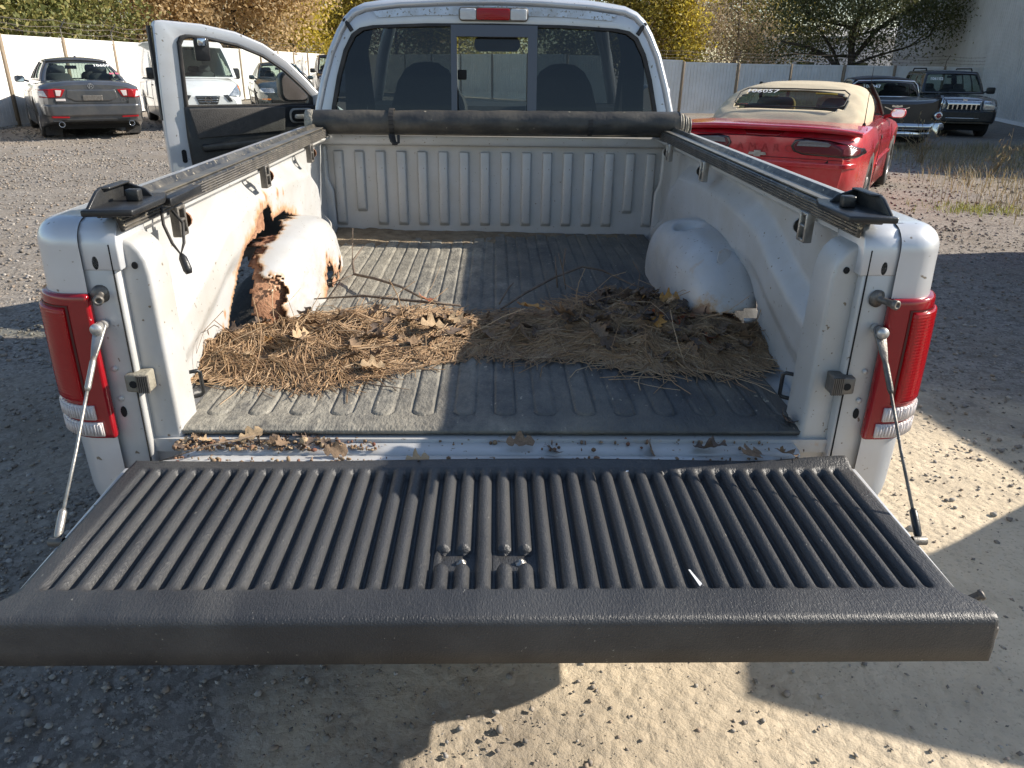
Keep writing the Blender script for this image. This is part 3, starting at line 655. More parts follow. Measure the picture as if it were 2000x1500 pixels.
    def patch(s, name, outline, m, axis='-y', off=.006, th=.02, cols=24, rows=8, parent=None):
        """outline: polygon in (x,z) [axis -y rear, +y front] or (y,z) [axis -x, +x]; projected on the body"""
        xs = [p[0] for p in outline]; x0, x1 = min(xs), max(xs); G = []; n = len(outline)
        dirs = {'-y': Vector((0, 1, 0)), '+y': Vector((0, -1, 0)), '-x': Vector((1, 0, 0)), '+x': Vector((-1, 0, 0)), '+z': Vector((0, 0, -1))}[axis]
        last = 0
        for i in range(cols+1):
            x = x0+(x1-x0)*min(max(i/cols, .002), .998); zs = []
            for k in range(n):
                a, b = outline[k], outline[(k+1) % n]
                if (a[0]-x)*(b[0]-x) <= 0 and a[0] != b[0]: zs.append(a[1]+(b[1]-a[1])*(x-a[0])/(b[0]-a[0]))
            if len(zs) < 2: continue
            lo, hi = min(zs), max(zs); row = []
            for j in range(rows+1):
                z = lo+(hi-lo)*j/rows
                o = {'y': Vector((x, 0, z)), 'x': Vector((0, x, z)), 'z': Vector((x, z, 0))}[axis[1]]-dirs*6
                h = s.bvh.ray_cast(o, dirs)
                d = h[3] if h[0] is not None else last
                if h[0] is None:
                    for e in (.96, .92, .88):
                        o2 = Vector((o.x*e if axis[1] == 'y' else o.x, o.y*e if axis[1] == 'x' else o.y, o.z)); h2 = s.bvh.ray_cast(o2, dirs)
                        if h2[0] is not None: d = h2[3]; break
                last = d; row.append(o+dirs*(d-off))
            G.append(row)
        P = np.array([[tuple(p) for p in r] for r in G]); v, f = gridmesh(P)
        o = mk(name, v, f, m, parent or s.root, True); solid(o, th, 0 if False else (-1))
        # orient normals outward
        me = o.data; me.update()
        if sum((Vector(pl.normal).dot(dirs) for pl in me.polygons)) > 0: me.flip_normals()
        return o
    def bar(s, name, pts, r, m, n=8): return MB().tube(pts, r, n).build(name, m, s.root, True)
    def mirror(s, x, y, z, m, w=.19, h=.13):
        for sx in (-1, 1):
            o = MB().prism(rrect(-w/2, w/2, -h/2, h/2, .045), -.05, .05, 'y').build('side_mirror', m, s.root, True); bevel(o, .02, 2); o.location = (sx*(x+w/2), y, z)
            MB().prism(rrect(-w*.42, w*.42, -h*.40, h*.40, .035), -.054, -.0515, 'y').build('mirror_glass', M['mirror'], o)
            MB().tube([(-sx*w*.3, .01, -.02), (-sx*(w*.5+.07), .03, -.05)], .022, 6).build('mirror_arm', m, o)
def text(name, body, size, m, parent, loc, rot, bold=0., shear=0., ext=.001, space=1.):
    cu = bpy.data.curves.new(name, 'FONT'); cu.body = body; cu.size = size; cu.align_x = 'CENTER'; cu.align_y = 'CENTER'; cu.extrude = ext; cu.offset = bold; cu.shear = shear; cu.space_character = space; cu.resolution_u = 2
    o = bpy.data.objects.new('t', cu); C.objects.link(o); dg = bpy.context.evaluated_depsgraph_get(); me = bpy.data.meshes.new_from_object(o.evaluated_get(dg)); bpy.data.objects.remove(o)
    me.name = name; me.materials.clear(); me.materials.append(m); q = bpy.data.objects.new(name, me); C.objects.link(q); q.parent = parent; q.location = loc; q.rotation_euler = rot; return q
H90 = PI/2
# --- grey sedan
gp = pm('grey_sedan_paint', (.085, .09, .10), None, 4, .28, .5, coat=.8, dirt=(.22, .20, .17), dscale=3, damt=.4)
c = Car('grey_sedan', 'dark grey sedan seen from behind, parked by the sunlit fence', -8.90, 16.05, -33, gp, 4.68, 1.84, 2.705, 1.02, .335,
    [(-2.34, .98), (-2.2, 1.055), (-1.6, 1.07), (-.9, 1.0), (1.0, .98), (1.6, .93), (2.15, .78), (2.34, .62)],
    [(-2.34, .90), (-2.1, .96), (-1, .96), (1, .93), (1.8, .84), (2.34, .58)],
    [(-2.34, .80), (-2.28, .88), (-2.1, .955), (-1.6, 1), (1.2, 1), (1.9, .93), (2.25, .8), (2.34, .66)],
    [(-2.34, .34), (-2.0, .27), (-1.7, .20), (1.7, .18), (2.34, .24)],
    dict(rb=-1.72, rr=-.98, wr_=.30, wb_=1.12, zb=1.03, zr=1.395, hb=.74, hr=.54, zbf=1.0, rear=(-.90, .90, .04, .92), side=((.10, .30, .12, .86), (.33, .58, .1, .9), (.61, .95, .1, .9, -.25))), rim='rim')
for sx in (-1, 1):
    l = [(sx*.44, .90), (sx*.60, .915), (sx*.88, .90), (sx*.875, .76), (sx*.72, .755), (sx*.52, .77)]
    tl = c.patch('tail_light', l, M['redlens'], '-y', .012)
    c.patch('reverse_lens', [(sx*.50, .885), (sx*.60, .89), (sx*.60, .79), (sx*.54, .785)], M['clearlens'], '-y', .018, parent=tl)
    c.patch('light_tip', [(sx*.79, .88), (sx*.865, .87), (sx*.86, .78), (sx*.75, .77)], M['frosted'], '-y', .018, parent=tl)
    c.patch('reflector', [(sx*.45, .425), (sx*.75, .435), (sx*.75, .405), (sx*.45, .40)], M['redgloss'], '-y', .04)
    e = MB().lathe([(0, .035), (-.10, .05), (-.12, .052), (-.115, .045), (0, .03)], 16, 'y').build('exhaust_tip', M['chrome'], c.root, True); e.location = (sx*.60, -2.30, .29)
    MB().box(sx*.70-.14, sx*.70+.14, c.ra-.45, c.ra-.43, .06, .33).build('mud_flap', M['rubber'], c.root)
c.patch('rear_bumper', [(-.87, .64), (.87, .64), (.90, .50), (.84, .43), (-.84, .43), (-.90, .50)], gp, '-y', .035, .045, cols=36, rows=6)
c.patch('boot_recess', [(-.42, .90), (.42, .90), (.44, .76), (.30, .69), (-.30, .69), (-.44, .76)], gp, '-y', .008)
c.patch('plate_mount', [(-.17, .80), (.17, .80), (.17, .70), (-.17, .70)], M['dsteel'], '-y', .02)
c.patch('boot_seam', [(-.60, .66), (.60, .66), (.60, .655), (-.60, .655)], M['black'], '-y', .005)
for sx in (-1, 1): c.patch('boot_seam', [(sx*.62, .90), (sx*.628, .90), (sx*.61, .655), (sx*.60, .655)], M['black'], '-y', .014, cols=6)
c.patch('lower_valance', [(-.60, .37), (.60, .37), (.56, .345), (-.56, .345)], M['black'], '-y', .007)
c.patch('plate_light', [(-.62, .74), (-.46, .74), (-.46, .70), (-.62, .70)], M['clearlens'], '-y', .02)
em = MB().lathe([(0, .052), (-.012, .052), (-.012, .042), (0, .042)], 20, 'y')
em.prism([(-.035, -.035), (-.018, -.035), (-.006, .03), (.006, .03), (.018, -.035), (.035, -.035), (.012, .042), (-.012, .042)], -.012, 0, 'y').prism([(-.016, -.012), (.016, -.012), (.016, -.002), (-.016, -.002)], -.012, 0, 'y')
em.build('emblem', M['chrome'], c.root).location = (0, -2.335, .955)
text('lettering', 'TSX', .075, M['chrome'], c.root, (.55, -2.345, .715), (H90, 0, 0), space=1.3)
c.mirror(.86, .72, 1.03, gp); MB().prism([(-.07, 0), (.09, 0), (.06, .035), (-.02, .055)], -.02, .02, 'x').build('roof_antenna', gp, c.root).location = (0, -.78, 1.435)
text('window_number', '106091', .12, M['chalk'], c.root, (.42, -1.24, 1.315), (math.radians(28), 0, 0), bold=.003)
text('window_note', 'as is', .10, M['pinkchalk'], c.root, (.56, -1.52, 1.175), (math.radians(28), 0, 0), bold=.003)
for sx in (-1, 1):
    for yy in (-.55, .35): MB().box(sx*.905-.012, sx*.905+.012, yy, yy+.16, .80, .825).build('door_handle', gp, c.root)

# --- white cargo van
wp = M['white']
c = Car('white_cargo_van', 'white cargo van facing us beside the grey sedan', -7.50, 18.65, 150.5, wp, 4.73, 1.73, 2.925, .95, .33,
    [(-2.36, 1.05), (1.10, 1.10), (1.35, 1.10), (1.9, 1.02), (2.25, .86), (2.36, .70)],
    [(-2.36, 1.0), (1.2, 1.02), (1.8, .94), (2.2, .80), (2.36, .62)],
    [(-2.36, .93), (-2.2, 1), (1.4, 1), (1.9, .95), (2.25, .84), (2.36, .70)],
    [(-2.36, .30), (-2.0, .22), (1.9, .20), (2.36, .25)],
    dict(rb=-2.34, rr=-2.28, wr_=.75, wb_=1.62, zb=1.03, zr=1.82, hb=.82, hr=.72, zbf=1.06, rear=None, side=((.70, .93, .08, .78, -.30),), bow=.05, front=(-.93, .93, .02, .86), crown=.04, seats=True), cat='van')
c.patch('bumper', [(-.80, .50), (.80, .50), (.78, .25), (-.78, .25)], pm('grey_bumper', (.13, .135, .14), None, 5, .6), '+y', .015)
c.patch('grille', [(-.26, .72), (.26, .72), (.20, .55), (-.20, .55)], M['plastic'], '+y', .012)
for k in range(3): c.patch('grille_bar', [(-.25+.02*k, .70-.05*k), (.25-.02*k, .70-.05*k), (.25-.02*k, .69-.05*k), (-.25+.02*k, .69-.05*k)], M['chrome'], '+y', .020, cols=6, rows=2)
em = MB().lathe([(0, .075), (.015, .075), (.015, .058), (0, .058)], 22, 'y').box(-.085, .085, 0, .018, -.014, .014); em.build('emblem', M['chrome'], c.root).location = (0, 2.37, .635)
for sx in (-1, 1):
    c.patch('grille_wing', [(sx*.34, .73), (sx*.44, .74), (sx*.52, .60), (sx*.44, .60)], M['plastic'], '+y', .014)
    hl = c.patch('headlight', [(sx*.46, .72), (sx*.62, .86), (sx*.80, .96), (sx*.83, .78), (sx*.70, .68)], M['headlamp'], '+y', .016)
    c.patch('turn_lens', [(sx*.74, .90), (sx*.80, .95), (sx*.82, .84), (sx*.76, .80)], M['amber'], '+y', .022, parent=hl)
pl = MB().box(-.15, .15, 2.375, 2.385, .34, .48).build('licence_plate', pm('pale_blue_plate', (.55, .70, .85), None, 5, .4), c.root); text('plate_number', '106 083', .085, M['cabint'], pl, (0, 2.388, .40), (H90, 0, PI))
MB().box(-.148, .148, 2.386, 2.387, .45, .478).build('plate_band', pm('blue_band', (.05, .16, .42), None, 5, .4), pl)
c.mirror(.86, 1.05, 1.16, M['plastic'], .16, .24)
for sx in (-1, 1):
    c.patch('side_panel_recess', rrect(-2.15, -.55, .62, .98, .03), wp, '+x' if sx > 0 else '-x', .006, .01, cols=10, rows=4)
    c.patch('door_seam', [(.30, .99), (.312, .99), (.312, .3), (.30, .3)], M['black'], '+x' if sx > 0 else '-x', .004, .004, cols=2, rows=8)
    c.patch('door_handle', [(.36, .92), (.50, .92), (.50, .885), (.36, .885)], M['plastic'], '+x' if sx > 0 else '-x', .02, .02, cols=3, rows=2)
    c.patch('side_rail', [(-2.1, .60), (.25, .60), (.25, .585), (-2.1, .585)], M['dsteel'], '+x' if sx > 0 else '-x', .008, .01, cols=6, rows=2)
MB().tube([(.25, 1.55, 1.12), (.33, 1.45, 1.3), (.42, 1.3, 1.5)], .006, 4).build('wiper', M['black'], c.root)

# --- dark teal sedan
tp = pm('dark_teal_paint', (.025, .045, .055), None, 4, .25, .3, coat=.8, dirt=(.30, .28, .24), dscale=2, damt=.35)
c = Car('teal_sedan', 'dark teal four door sedan seen through the truck door window', -6.95, 25.0, 160, tp, 4.84, 1.76, 2.72, 1.12, .31,
    [(-2.42, .90), (-2.2, 1.0), (-1.4, 1.0), (1.2, .98), (1.8, .90), (2.25, .74), (2.42, .6)],
    [(-2.42, .84), (-2, .92), (1.2, .92), (1.9, .82), (2.42, .56)],
    [(-2.42, .80), (-2.2, .94), (-1.6, 1), (1.5, 1), (2.1, .9), (2.42, .68)],
    [(-2.42, .34), (-2, .24), (2, .2), (2.42, .26)],
    dict(rb=-1.70, rr=-1.02, wr_=.28, wb_=1.15, zb=.98, zr=1.37, hb=.72, hr=.54, side=((.12, .52, .1, .9), (.55, .95, .1, .9, -.25)), zbf=.97))
for sx in (-1, 1):
    c.patch('headlight', rrect(sx*.58-.20, sx*.58+.20, .60, .72, .05), M['headlamp'], '+y', .014); c.patch('marker_light', rrect(sx*.62-.12, sx*.62+.12, .40, .44, .015), M['amber'], '+y', .01)
    c.patch('side_trim', [(-1.9, .62), (1.8, .60), (1.8, .56), (-1.9, .58)], M['plastic'], '+x' if sx > 0 else '-x', .01, .01, cols=20, rows=2)
    c.patch('door_seam', [(-.25, .92), (-.24, .92), (-.24, .3), (-.25, .3)], M['black'], '+x' if sx > 0 else '-x', .004, .004, cols=2, rows=8)
    for yy in (-.62, .42): c.patch('door_handle', [(yy, .82), (yy+.16, .82), (yy+.16, .79), (yy, .79)], M['plastic'], '+x' if sx > 0 else '-x', .014, .01, cols=3, rows=2)
c.patch('grille', [(-.26, .68), (.26, .68), (.24, .58), (-.24, .58)], M['plastic'], '+y', .012); c.patch('bumper_slot', [(-.5, .40), (.5, .40), (.5, .32), (-.5, .32)], M['black'], '+y', .006)
c.mirror(.80, .88, 1.0, tp, .17, .12)
st = MB().lathe([(-.01, .165), (0, .18), (.01, .165), (0, .155), (-.01, .165)], 20, 'y').build('steering_wheel', M['cabint'], c.root, True); st.location = (.34, .75, 1.02)

# --- dark SUV barely visible beside the cab, white car cut by the left edge
c = Car('dark_suv', 'dark sport utility half hidden behind the truck cab pillar', -6.75, 33.5, 165, pm('navy_suv_paint', (.03, .035, .05), None, 4, .25, .3, coat=.8), 4.6, 1.85, 2.65, 1.0, .36,
    [(-2.3, 1.05), (1.1, 1.1), (1.9, 1.05), (2.2, .9), (2.3, .7)], [(-2.3, 1.0), (1.2, 1.03), (2.0, .95), (2.3, .65)], [(-2.3, .92), (-2.1, 1), (1.9, 1), (2.3, .82)], [(-2.3, .4), (2.3, .35)],
    dict(rb=-2.25, rr=-2.0, wr_=.35, wb_=1.1, zb=1.06, zr=1.72, hb=.80, hr=.66, side=((.05, .28, .1, .88), (.31, .6, .1, .88), (.63, .95, .1, .88, -.2))))
c.mirror(.9, .85, 1.15, M['plastic'], .2, .17)
for sx in (-1, 1): c.patch('headlight', rrect(sx*.66-.16, sx*.66+.16, .78, .92, .04), M['headlamp'], '+y', .014)
c = Car('white_hatchback', 'white car cut off by the left edge of the photo', -11.05, 14.2, -30, wp, 4.3, 1.78, 2.6, .80, .33,
    [(-2.15, .95), (-1.9, 1.0), (1.1, 1.0), (1.8, .9), (2.15, .65)], [(-2.15, .9), (1.2, .93), (2.15, .6)], [(-2.15, .88), (-1.9, 1), (1.6, 1), (2.15, .75)], [(-2.15, .35), (-1.8, .22), (2.15, .25)],
    dict(rb=-2.05, rr=-1.5, wr_=.25, wb_=1.2, zb=.98, zr=1.45, hb=.74, hr=.58))
for sx in (-1, 1): c.patch('tail_light', rrect(sx*.70-.12, sx*.70+.12, .68, .92, .04), M['redlens'], '-y', .012)

# --- red convertible
rp = pm('red_car_paint', (.60, .014, .026), (.54, .013, .024), 3, .22, .05, coat=.9, dirt=(.55, .30, .27), dscale=2.5, damt=.22)
tan = pm('tan_canvas', (.58, .49, .345), (.53, .445, .31), 4, .9, 0, .25, 260, dirt=(.36, .29, .19), dscale=3, damt=.25)
CX = Car('red_convertible', 'red convertible with tan soft top, parked right of the truck', 3.80, 8.25, 30.5, rp, 4.92, 1.88, 2.57, 1.08, .325,
    [(-2.46, .80), (-2.40, .86), (-2.2, .905), (-1.5, .93), (-.8, .95), (.8, .92), (1.4, .86), (2.1, .72), (2.46, .52)],
    [(-2.46, .74), (-2.3, .84), (-1.6, .89), (-.4, .87), (.9, .85), (1.6, .78), (2.46, .48)],
    [(-2.46, .80), (-2.40, .86), (-2.25, .93), (-1.9, .98), (-1.4, 1), (-.4, .95), (.6, .955), (1.3, .99), (2.0, .92), (2.35, .76), (2.46, .6)],
    [(-2.46, .36), (-2.2, .30), (-1.9, .24), (-.95, .16), (.9, .15), (1.8, .18), (2.46, .22)],
    None, mid=.70, wheelw=.25)
c = CX
for sx in (-1, 1):
    o = [(sx*.28, .74), (sx*.31, .795), (sx*.40, .815), (sx*.62, .80), (sx*.80, .765), (sx*.90, .72), (sx*.905, .675), (sx*.86, .65), (sx*.40, .665), (sx*.31, .69)]
    hs = c.patch('tail_light', o, pm('smoked_lens_rim', (.02, .008, .01), None, 5, .15, coat=1), '-y', .012, cols=40)
    sc = lambda P, k, cx, cz: [(cx+(a-cx)*k, cz+(b-cz)*k*.86) for a, b in P]
    c.patch('red_lens', sc(o, .93, sx*.60, .732), lensmat('deep_red_lens', (.16, .006, .012), [('Z', 30)], .15), '-y', .016, parent=hs, cols=40)
    c.patch('clear_lens', [(sx*.335, .742), (sx*.35, .785), (sx*.42, .797), (sx*.60, .785), (sx*.635, .768), (sx*.62, .745)], lensmat('smoked_clear_lens', (.20, .19, .19), [('X', 9), ('Z', 7)], .1), '-y', .021, parent=hs, cols=24)
P = []
for x in np.linspace(-.87, .87, 41):
    k = (abs(x)/.87)**4; ye = -2.475+.17*k; zt_ = .915-.045*k
    P.append([(x, ye+.03, zt_-.045), (x, ye+.004, zt_-.026), (x, ye, zt_-.010), (x, ye+.012, zt_), (x, ye+.05, zt_+.004), (x, ye+.25-.05*k, zt_+.012-.01*k), (x, -1.98, .935-.03*k), (x, -1.97, .90-.03*k)])
v, f = gridmesh(np.array(P)); o = mk('spoiler', v, [q[::-1] for q in f], rp, c.root, True)
# soft top: one fabric shell with the window openings left out
ysl = np.linspace(-1.70, .12, 84); ts = np.linspace(0, PI, 91)
zc = curve([(-1.70, .895), (-1.62, .96), (-1.45, 1.035), (-1.25, 1.12), (-1.05, 1.20), (-.88, 1.245), (-.6, 1.272), (-.25, 1.285), (.12, 1.262)], .10); hwc = curve([(-1.70, .62), (-1.62, .70), (-1.4, .78), (-1.0, .80), (-.5, .79), (.12, .74)], .1)
P = np.array([[(-float(hwc(y))*math.copysign(abs(math.cos(t))**.62, math.cos(t))*(1-.20*abs(math.sin(t))**1.5*0), y, .875+(float(zc(y))-.875)*abs(math.sin(t))**.60+.004*math.sin(y*23)*math.sin(t*9)) for t in ts] for y in ysl])
cx_ = (P[:-1, :-1]+P[1:, 1:])/2; X_, Y_, Z_ = np.abs(cx_[..., 0]), cx_[..., 1], cx_[..., 2]
rw = (X_ < .56-.22*np.clip(-1.10-Y_, 0, 1)*0) & (Y_ < -1.07) & (Y_ > -1.47) & ~((X_ > .50) & ((Y_ > -1.12) | (Y_ < -1.42)))
top_ = np.interp(Y_, [-.80, -.62, -.3, .12], [.93, 1.13, 1.20, 1.19])
sw_ = (X_ > .45) & (Y_ > -.80) & (Z_ < top_) & (Z_ > .90)
v, f = gridmesh(P, ~(rw | sw_)); o = mk('soft_top', v, [q[::-1] for q in f], tan, c.root, True); solid(o, .012, 1)
v, f = gridmesh(P, rw); mk('rear_window', v, f, glassmat('yellowed_plastic_window', (.42, .42, .24), dust=.012, refl=1.2), c.root, True)
for sg in (-1, 1):
    v, f = gridmesh(P, sw_ & (np.sign(cx_[..., 0]) == sg)); mk('side_window', v, f, M['carglass'], c.root, True)
Pw = np.array([[(u*(.62+.12*t), .12+.86*t-.10*u*u*(.4+t), 1.255-.345*t+.03*math.sin(PI*t)) for t in np.linspace(0, 1, 8)] for u in np.linspace(-1, 1, 16)]); v, f = gridmesh(Pw); mk('windscreen', v, f, M['carglass'], c.root, True)
for sg in (-1, 1):
    c.bar('windscreen_pillar', [(sg*.63, .10, 1.245), (sg*.70, .5, 1.08), (sg*.745, .86, .91)], .024, M['black'], 6)
c.bar('window_binding', [(-.50, -1.475, 1.045), (-.555, -1.40, 1.07), (-.565, -1.15, 1.17), (-.50, -1.07, 1.207), (0, -1.065, 1.213), (.50, -1.07, 1.207), (.565, -1.15, 1.17), (.555, -1.40, 1.07), (.50, -1.475, 1.045), (0, -1.48, 1.046), (-.50, -1.475, 1.045)], .007, M['cabint'], 5)
MB().box(-.66, .66, -1.45, .70, .885, .915).build('interior_tray', pm('tan_interior', (.16, .14, .09), None, 5, .9), c.root)
for sx in (-.38, .38):
    for yy, h_ in ((-.85, .16), (-.15, .22)):
        MB().prism(rrect(sx-.22, sx+.22, .70, .93+h_-.05, .09), yy, yy+.13, 'y').build('seat', pm('tan_seat', (.20, .17, .11), None, 5, .9), c.root, True)
c.patch('brake_light', [(-.19, .865), (.19, .865), (.15, .83), (-.15, .83)], M['redgloss'], '-y', .03)
c.patch('panel_seam', [(-.86, .632), (.86, .632), (.86, .626), (-.86, .626)], pm('dark_red_seam', (.12, .004, .006), None, 5, .5), '-y', .004, cols=30, rows=2)
c.patch('bumper_crease', [(-.88, .60), (.88, .60), (.90, .55), (-.90, .55)], rp, '-y', .020, .03, cols=36, rows=4)
c.patch('deck_seam', [(-.80, .818), (.80, .818), (.80, .813), (-.80, .813)], pm('dark_red_seam2', (.12, .004, .006), None, 5, .5), '-y', .004, cols=30, rows=2)
bw = MB().prism([(-.075, .012), (-.085, -.014), (-.030, -.014), (-.030, -.028), (.032, -.028), (.032, -.014), (.085, -.012), (.075, .014), (.030, .014), (.030, .028), (-.032, .028), (-.032, .012)], -.012, 0, 'y').build('emblem', M['steel'], c.root); bw.location = (-.02, -2.472, .655)
text('lettering', 'Z28', .085, M['black'], c.root, (.68, -2.452, .628), (H90, 0, math.radians(8)), bold=.004, shear=.3, space=1.1)
text('embossed_name', 'CAMARO', .10, pm('shadow_red', (.40, .010, .018), None, 5, .3, coat=.7), c.root, (-.02, -2.468, .71), (H90, 0, 0), space=1.9)
text('window_number', '106057', .115, M['chalk'], c.root, (-.33, -1.16, 1.183), (math.radians(24), 0, 0), bold=.0)
MB().box(.22, .44, -1.115, -1.105, 1.16, 1.178).build('yellow_sticker', pm('yellow_sticker', (.75, .55, .08), None, 5, .5), c.root)
MB().tube([(.80, -1.62, .90), (.80, -1.66, 1.2), (.80, -1.72, 1.62)], [.005, .003, .002], 6).build('antenna', M['black'], c.root); MB().lathe([(0, .02), (.02, .014), (.03, .005)], 10, 'z', (.80, -1.62, .895)).build('antenna_base', M['black'], c.root)
c.mirror(.86, .62, .93, rp, .17, .11)
c.patch('door_handle', rrect(-.55, -.38, .70, .74, .015), M['black'], '+x', .006, .006, cols=6, rows=3)
for yy in (-.62, .75): c.patch('door_seam', [(yy, .86), (yy+.008, .86), (yy+.008, .24), (yy, .24)], M['black'], '+x', .003, .004, cols=2, rows=10)
c.patch('fender_badge', rrect(.95, 1.10, .60, .63, .01), M['black'], '+x', .005, .004, cols=4, rows=2)
c.patch('side_crease', [(-.9, .47), (.8, .50), (.8, .46), (-.9, .43)], rp, '+x', .014, .02, cols=20, rows=3)

# --- old black sedan with fins
bp = pm('faded_black_paint', (.014, .014, .017), (.022, .02, .021), 3, .35, .1, coat=.4, dirt=(.05, .045, .04), dscale=2, damt=.4)
rf = pm('oxidised_roof', (.045, .030, .026), (.028, .024, .024), 3, .6)
c = Car('classic_black_car', 'old black finned car with chrome rear bumper, between red convertible and black sport utility', 9.30, 18.4, 13, bp, 5.08, 1.88, 2.92, 1.32, .36,
    [(-2.54, .98), (-2.45, 1.06), (-1.6, 1.12), (-.9, 1.06), (1.0, 1.06), (2.3, .98), (2.54, .85)],
    [(-2.54, 1.10), (-2.3, 1.13), (-1.2, 1.08), (1.2, 1.05), (2.54, .92)],
    [(-2.54, .93), (-2.4, .97), (-1.5, 1), (2.2, 1), (2.54, .9)], [(-2.54, .42), (-2, .32), (2, .3), (2.54, .4)],
    dict(rb=-1.50, rr=-1.05, wr_=.45, wb_=.98, zb=1.08, zr=1.47, hb=.76, hr=.62, roof=rf, rear=(-.93, .93, .06, .85), side=((.10, .50, .08, .85), (.53, .93, .08, .85)), rglass=M['cargdark'], bow=.22, bulge=.05, crown=.06), mid=.72)
c.bar('rear_bumper', [(-.96, -2.30, .58), (-.93, -2.60, .56), (-.6, -2.68, .55), (.6, -2.68, .55), (.93, -2.60, .56), (.96, -2.30, .58)], .075, M['chrome'], 10)
c.bar('bumper_bar', [(-.7, -2.66, .40), (.7, -2.66, .40)], .07, M['chrome'], 10)
for sx in (-1, 1):
    o = MB().prism(rrect(-.10, .10, -.16, .16, .05), -.10, .1, 'y').build('bumper_guard', M['chrome'], c.root, True); o.location = (sx*.78, -2.62, .48); bevel(o, .02)
    o = MB().lathe([(.1, .085), (-.08, .085), (-.10, .07), (-.10, .05), (-.07, .0)], 16, 'y').build('tail_lamp', M['chrome'], c.root, True); o.location = (sx*.84, -2.54, .78)
    MB().lathe([(-.105, .05), (-.125, .0)], 14, 'y').build('lamp_lens', M['redgloss'], o)
    MB().prism([(-2.62, 1.14), (-2.50, 1.19), (-1.6, 1.10), (-1.6, 1.02), (-2.56, .84)], sx*.86-.03, sx*.86+.03, 'x').build('tail_fin', bp, c.root)
    c.bar('fin_trim', [(sx*.86, -2.625, 1.14), (sx*.86, -2.57, .86)], .014, M['chrome'], 6)
MB().prism([(-.26, .06), (-.25, .075), (0, -.01), (.25, .075), (.26, .06), (0, -.045)], -2.56, -2.535, 'y').build('boot_emblem', M['chrome'], c.root).location = (0, 0, .87)
MB().prism([(-.11, .06), (-.10, .10), (-.03, .085), (0, .10), (.03, .085), (.10, .10), (.11, .06), (0, .045)], -2.56, -2.535, 'y').build('boot_crest', M['chrome'], c.root).location = (0, 0, .88)
c.bar('window_trim', [(-.74, -1.25, 1.12), (-.70, -1.10, 1.36), (-.60, -1.13, 1.44), (0, -1.26, 1.46), (.60, -1.13, 1.44), (.70, -1.10, 1.36), (.74, -1.25, 1.12)], .022, M['chrome'], 6)
c.bar('window_trim', [(-.74, -1.28, 1.11), (0, -1.56, 1.12), (.74, -1.28, 1.11)], .014, M['chrome'], 6)
text('window_number', '106047', .13, M['chalk'], c.root, (-.36, -1.46, 1.33), (math.radians(45), 0, 0), bold=.003)

# --- black sport utility with seven slot grille
jp = pm('black_suv_paint', (.010, .011, .013), None, 4, .25, .1, coat=.7, dirt=(.07, .065, .06), dscale=2, damt=.3)
c = Car('black_suv', 'black boxy sport utility with chrome slotted grille, by the metal building', 13.6, 22.9, 195, jp, 4.49, 1.84, 2.70, .95, .37,
    [(-2.24, 1.06), (.85, 1.12), (1.3, 1.12), (2.0, 1.06), (2.2, 1.0), (2.245, .9)],
    [(-2.24, 1.0), (.9, 1.06), (1.9, 1.02), (2.245, .90)], [(-2.24, .93), (-2.1, 1), (1.9, 1), (2.1, .97), (2.245, .88)], [(-2.24, .42), (-1.8, .36), (1.8, .36), (2.245, .38)],
    dict(rb=-2.20, rr=-2.02, wr_=.42, wb_=.95, zb=1.08, zr=1.70, hb=.82, hr=.68, side=((.04, .27, .1, .86), (.30, .60, .1, .86), (.63, .95, .1, .86, -.15)), bow=.05, zbf=1.12, crown=.04, front=(-.92, .92, .06, .90)), arch=.09)
fr = c.patch('grille_surround', [(-.46, .98), (.46, .98), (.44, .72), (-.44, .72)], M['chrome'], '+y', .02)
for k in range(7): c.patch('grille_slot', [(-.405+k*.118, .955), (-.405+k*.118+.08, .955), (-.405+k*.118+.08, .745), (-.405+k*.118, .745)], M['black'], '+y', .026, .01, cols=2, rows=2, parent=fr)
for sx in (-1, 1):
    hl = c.patch('headlight', rrect(sx*.63-.15, sx*.63+.15, .73, .99, .05), M['headlamp'], '+y', .02)
    for zz, rr_ in ((.89, .075), (.785, .045)):
        o = MB().lathe([(0, rr_), (.02, rr_*.95), (.02, rr_*.8), (-.02, .0)], 18, 'y').build('lamp_ring', M['chrome'], hl, True); o.location = (sx*.62, 2.23, zz)
    c.patch('marker_light', [(sx*.80, .83), (sx*.90, .83), (sx*.90, .77), (sx*.80, .77)], M['frosted'], '+y', .03)
    c.bar('roof_rail', [(sx*.62, -1.7, 1.74), (sx*.62, -1.6, 1.80), (sx*.62, -.1, 1.80), (sx*.62, 0, 1.74)], .022, M['black'], 6)
    MB().tube([(sx*.1, 1.0, 1.14), (sx*.1+.42, .86, 1.17)], .008, 4).build('wiper', M['black'], c.root)
c.patch('front_bumper', [(-.88, .70), (.88, .70), (.88, .42), (-.88, .42)], M['plastic'], '+y', .05, .06)
c.patch('bumper_strip', [(-.42, .53), (.42, .53), (.42, .51), (-.42, .51)], M['chrome'], '+y', .06, .01, cols=6, rows=2)
text('hood_badge', 'Jeep', .07, M['chrome'], c.root, (0, 2.262, 1.0), (H90, 0, PI), bold=.001)
text('window_number', '106102', .12, M['chalk'], c.root, (.48, .76, 1.52), (math.radians(62), 0, PI), bold=.003)
c.mirror(.93, .70, 1.22, M['plastic'], .22, .18)

